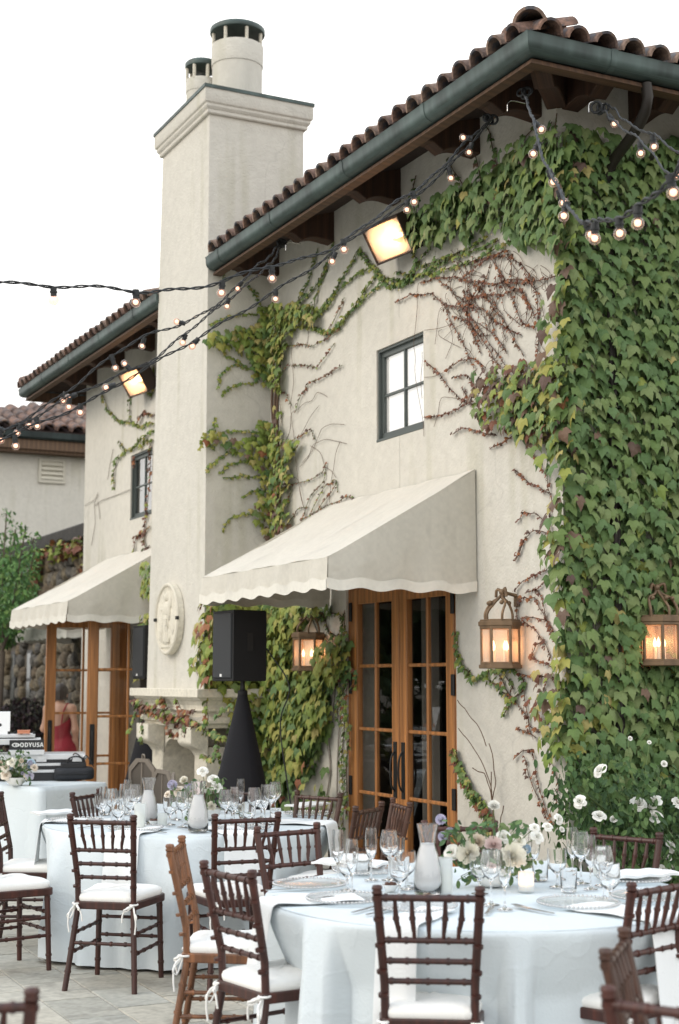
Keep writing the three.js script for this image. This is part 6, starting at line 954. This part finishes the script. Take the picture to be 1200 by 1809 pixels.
  const or = put('orange_box', 'small flat orange box lying on the mixing desk', 'box', 34, 1380); or.position.y = TH + .415; part('tray', [box(.11, .025, .06, .03, .0125, .0, .004)], std(.65, .26, .15, .6), or); part('lid', [box(.112, .006, .062, .03, .029, 0, .002)], std(.7, .30, .18, .6), or);
  const bag = put('equipment_bag', 'black equipment bag with looped handles and cables on the serving table corner', 'bag', 131, 1379); part('body', [(() => { const g = new THREE.SphereGeometry(1, 24, 14), p = g.attributes.position; for (let i = 0; i < p.count; i++) { const x = p.getX(i), yy = p.getY(i), z = p.getZ(i), l = Math.pow(x ** 6 + yy ** 6 + z ** 6, -1 / 6); p.setXYZ(i, x * l * .175, .062 + yy * l * .058 * (1 - .15 * z), z * l * .11); } g.computeVertexNormals(); return g; })()], std(.015, .017, .022, .7), bag);
  part('piping', [tube([V(-.17, .06, .10), V(0, .062, .118), V(.17, .06, .10)], .004, 12, 4)], M.iron, bag); for (const z of [.04, -.03]) part('handle', [tube([V(-.07, .11, z), V(-.055, .19, z + .01), V(.02, .215, z + .02), V(.085, .18, z + .01), V(.10, .11, z)], .007, 24, 6)], blk, bag);
  part('mixer_box', [box(.22, .05, .12, -.01, .135, -.01, .008)], blk, bag); part('cable_tangle', [tube([V(.06, .15, .03), V(.1, .22, .0), V(.14, .17, .03), V(.17, .12, .02)], .005, 20, 5), tube([V(-.03, .15, .02), V(0, .24, .0), V(.06, .2, .03), V(.08, .12, .05)], .005, 20, 5)], M.cable, bag);
  const ca = put('cable', 'looped pale cable beside the black bag', 'cable', 90, 1374); part('loop', [tube([V(-.02, .005, 0), V(.0, .07, .0), V(.05, .10, .01), V(.09, .04, .02), V(.06, .006, .03), V(.01, .05, .02), V(.07, .12, 0), V(.12, .22, -.02), V(.16, .18, -.02), V(.17, .09, 0)], .0045, 50, 5)], std(.6, .6, .6, .5), ca); part('plug', [stick(V(-.03, .008, .0), V(.0, .02, 0), .008)], alu, ca);
  const c = on(28, 1388, 'y', TH); bouquet('white bowl of pale pink and blue garden flowers on the serving table', c, [['rose', 'blue', 16, 1354, 0.64, 0.03], ['scabiosa', 'peach', 38, 1368, 0.67, -0.03], ['scabiosa', 'cream', 45, 1354, 0.69, -0.03], ['scabiosa', 'lilac', 40, 1366, 0.50, 0.05], ['rose', 'peach', 11, 1370, 0.73, 0.06], ['scabiosa', 'lilac', 18, 1356, 0.74, 0.01], ['rose', 'peach', 45, 1355, 0.53, -0.03], ['scabiosa', 'lilac', 15, 1370, 0.76, 0.00], ['scabiosa', 'blue', 52, 1355, 0.57, -0.01], ['rose', 'blue', 56, 1347, 0.70, -0.03], ['rose', 'lilac', 53, 1370, 0.70, 0.03], ['rose', 'peach', 61, 1356, 0.64, 0.03], ['rose', 'cream', 31, 1347, 0.77, -0.05], ['rose', 'peach', 27, 1349, 0.68, 0.05], ['rose', 'blue', 24, 1356, 0.57, -0.05], ['rose', 'blush', 2, 1350, 0.79, -0.01], ['rose', 'peach', 17, 1360, 0.61, -0.03], ['scabiosa', 'lilac', 53, 1348, 0.76, 0.04], ['rose', 'cream', 8, 1370, 0.69, 0.04], ['rose', 'blue', 58, 1350, 0.59, -0.01], ['rose', 'peach', 49, 1371, 0.61, 0.03], ['rose', 'cream', 9, 1358, 0.61, 0.07], ['scabiosa', 'peach', 38, 1344, 0.68, 0.07], ['scabiosa', 'peach', 3, 1348, 0.68, -0.01], ['rose', 'blue', 23, 1345, 0.58, 0.05], ['rose', 'peach', 8, 1364, 0.65, 0.03], ['scabiosa', 'lilac', 18, 1346, 0.71, -0.04], ['rose', 'cream', 21, 1346, 0.74, 0.07], ['rose', 'blue', 6, 1362, 0.64, -0.02], ['rose', 'peach', 9, 1354, 0.74, 0.06]], lowBowl, [[25, 1352, 70, 26], [45, 1360, 40, 18], [5, 1356, 40, 18], [42, 1330, 10, 8], [52, 1380, 10, 8]]);
}
// ------------------------------------------------------------ woman in a red dress behind the open door
{
  const base = on(107, 1500, 'z', -4.9); const foot = V(-17.72, 0, -4.97), t = thing('person', 'woman with dark bob in a red strapped dress behind the open door, phone raised', 'person', foot, 0);
  // joints in a frame where she faces +z; the group is turned so that she looks away to the left
  const J = [[[0, .93, 0], [0, 1.08, .005], .115, .10], [[0, 1.08, .005], [0, 1.30, -.01], .10, .115], [[-.15, 1.36, -.01], [.15, 1.36, -.01], .05, .05], [[0, 1.38, -.01], [0, 1.47, .01], .048, .045], [[-.09, .88, 0], [-.10, .48, .01], .082, .055], [[.09, .88, 0], [.10, .48, .01], .082, .055], [[-.10, .48, .01], [-.10, .09, -.01], .052, .036], [[.10, .48, .01], [.10, .09, -.01], .052, .036], [[-.10, .05, -.02], [-.11, .03, .13], .036, .028], [[.10, .05, -.02], [.11, .03, .13], .036, .028], [[-.17, 1.35, -.01], [-.23, 1.10, .05], .042, .034], [[-.23, 1.10, .05], [-.15, 1.25, .26], .033, .024], [[.17, 1.35, -.01], [.22, 1.09, -.03], .042, .034], [[.22, 1.09, -.03], [.21, .86, .06], .033, .024], [[-.075, .90, 0], [.075, .90, 0], .10, .10]];
  const mc = (bones, lo, size, res, kk) => { const m = new MarchingCubes(res, new THREE.MeshBasicMaterial(), false, false, 200000); m.isolation = 0; const f = m.field, h = size / res, p = V(), ab = V(), ap = V(); const B = bones.map(([a, b, r0, r1]) => [V(...a), V(...b), r0, r1]);
    for (let k = 0; k < res; k++) for (let j = 0; j < res; j++) for (let i = 0; i < res; i++) { p.set(lo[0] + (i - 0) * h, lo[1] + j * h, lo[2] + k * h); let s = 0; for (const [a, b, r0, r1] of B) { ab.subVectors(b, a); ap.subVectors(p, a); const q = Math.max(0, Math.min(1, ap.dot(ab) / ab.lengthSq())); const d = ap.addScaledVector(ab, -q).length() - (r0 + (r1 - r0) * q); s += Math.exp(-d * kk); } f[i + j * res + k * res * res] = Math.log(s + 1e-30) / kk; }
    m.update(); const n = m.count, P = m.positionArray.slice(0, n * 3), Nn = m.normalArray.slice(0, n * 3), g = new THREE.BufferGeometry(); for (let i = 0; i < n; i++) for (let c = 0; c < 3; c++) P[i * 3 + c] = (P[i * 3 + c] + 1) / 2 * size + lo[c]; g.setAttribute('position', new THREE.BufferAttribute(P, 3)); g.setAttribute('normal', new THREE.BufferAttribute(Nn, 3)); return flat(g); };
  const skin = phys(.44, .26, .185, .55, {}), red = std(.26, .016, .03, .8), hairM = std(.022, .014, .011, .55);
  const H0 = V(-.19 + .04, 1.25, .26), fing = []; for (let i = 0; i < 4; i++) { const b = [-.165 + i * .010, 1.30 + .004 * i, .275 - .012 * i]; fing.push([[-.15, 1.265, .265], b, .012, .009], [b, [b[0] + .02, b[1] + .035 - .004 * i, b[2] + .012], .009, .008], [[b[0] + .02, b[1] + .035 - .004 * i, b[2] + .012], [b[0] + .035, b[1] + .03, b[2] + .0], .008, .007]); } fing.push([[-.15, 1.262, .262], [-.125, 1.29, .25], .012, .009], [[-.125, 1.29, .25], [-.118, 1.325, .262], .009, .008]);
  const low = [[.21, .86, .06]]; const f2 = []; for (let i = 0; i < 4; i++) f2.push([[.21, .85, .06], [.20 + i * .004, .775, .045 + i * .017], .014, .009], [[.20 + i * .004, .775, .045 + i * .017], [.195 + i * .003, .735, .058 + i * .016], .0088, .0075]); f2.push([[.205, .84, .08], [.195, .80, .105], .011, .009]);
  const head = [[[0, 1.565, .01], [0, 1.545, .035], .082, .072], [[0, 1.50, .05], [0, 1.475, .068], .052, .030], [[0, 1.545, .098], [0, 1.520, .122], .012, .014], [[-.078, 1.53, .01], [-.080, 1.505, .008], .015, .011], [[.078, 1.53, .01], [.080, 1.505, .008], .015, .011], [[-.02, 1.487, .099], [.02, 1.487, .099], .010, .010]];
  const FX = b => b.map(([p, q, ...r]) => [[-p[0], p[1], p[2]], [-q[0], q[1], q[2]], ...r]);
  part('body', [mc(FX(J), [-.45, 0, -.45], 1.62, 118, 42), mc(head, [-.15, 1.40, -.13], .30, 76, 95), mc(FX(fing), [.06, 1.20, .19], .18, 60, 190), mc(FX(f2), [-.29, .70, -.02], .18, 60, 190)], skin, t);
  part('eye', [-1, 1].map(s => flat(new THREE.SphereGeometry(.011, 10, 8).translate(s * .031, 1.547, .095))), std(.3, .26, .22, .3), t);
  part('hair', [sheet(40, 20, (u, v) => { const th = u * 2 * PI, q = v * 2.25, open = Math.abs(Math.atan2(Math.sin(th - PI / 2), Math.cos(th - PI / 2))); const lim = open < .85 ? .95 + open * .4 : 2.25, a = Math.min(q, lim), r = .100 + .006 * Math.sin(th * 13) * v; const y = a < 1.6 ? Math.cos(a) * .108 : -(a - 1.57) * .155; const rad = (a < 1.6 ? Math.sin(a) : 1 - .12 * (a - 1.57)) * r; return V(Math.cos(th) * rad * .97, 1.572 + y, .012 + Math.sin(th) * rad * 1.02); }, .012)], hairM, t);
  part('dress', [sheet(48, 26, (u, v) => { const th = u * 2 * PI, y = 1.24 - v * .80, back = Math.sin(th) < 0 ? -.10 * Math.pow(-Math.sin(th), 2) * (1 - v) : 0; const rx = y > 1.05 ? .122 + (y - 1.05) * .18 : y > .9 ? .125 + (1.05 - y) * .5 : .20 + (.9 - y) * .16, rz = rx * (y > 1.05 ? .98 : .88), w = .012 * Math.max(0, .9 - y) * 3 * Math.sin(th * 8 + 1); return V(Math.cos(th) * (rx + w + .012), y + back, Math.sin(th) * (rz + w + .012)); }, .006)], red, t);
  part('strap', [-1, 1].map(s => tube([V(s * .10, 1.22, .10), V(s * .115, 1.36, .07), V(s * .11, 1.425, -.01), V(s * .09, 1.33, -.115), V(s * .07, 1.16, -.14)], .009, 20, 5)), red, t);
  part('shoe', [-1, 1].map(s => box(.08, .03, .24, s * .105, .015, .05, .01)), hairM, t);
  t.rotation.y = -2.2; t.scale.setScalar(.96);
  const ph = thing('phone', 'dark phone held up in the hand of the woman in red', 'phone', foot.clone()); ph.rotation.y = -2.2; ph.scale.setScalar(.96); part('case', [box(.075, .15, .009, .115, 1.345, .292, .002)], M.blackMetal, ph); part('lens', [stick(V(.135, 1.40, .296), V(.135, 1.40, .300), .007)], M.iron, ph);
}
for (const o of scene.children) o.traverse(c => { if (c.isMesh) { c.castShadow = true; c.receiveShadow = true; } });
renderer.render(scene, camera);
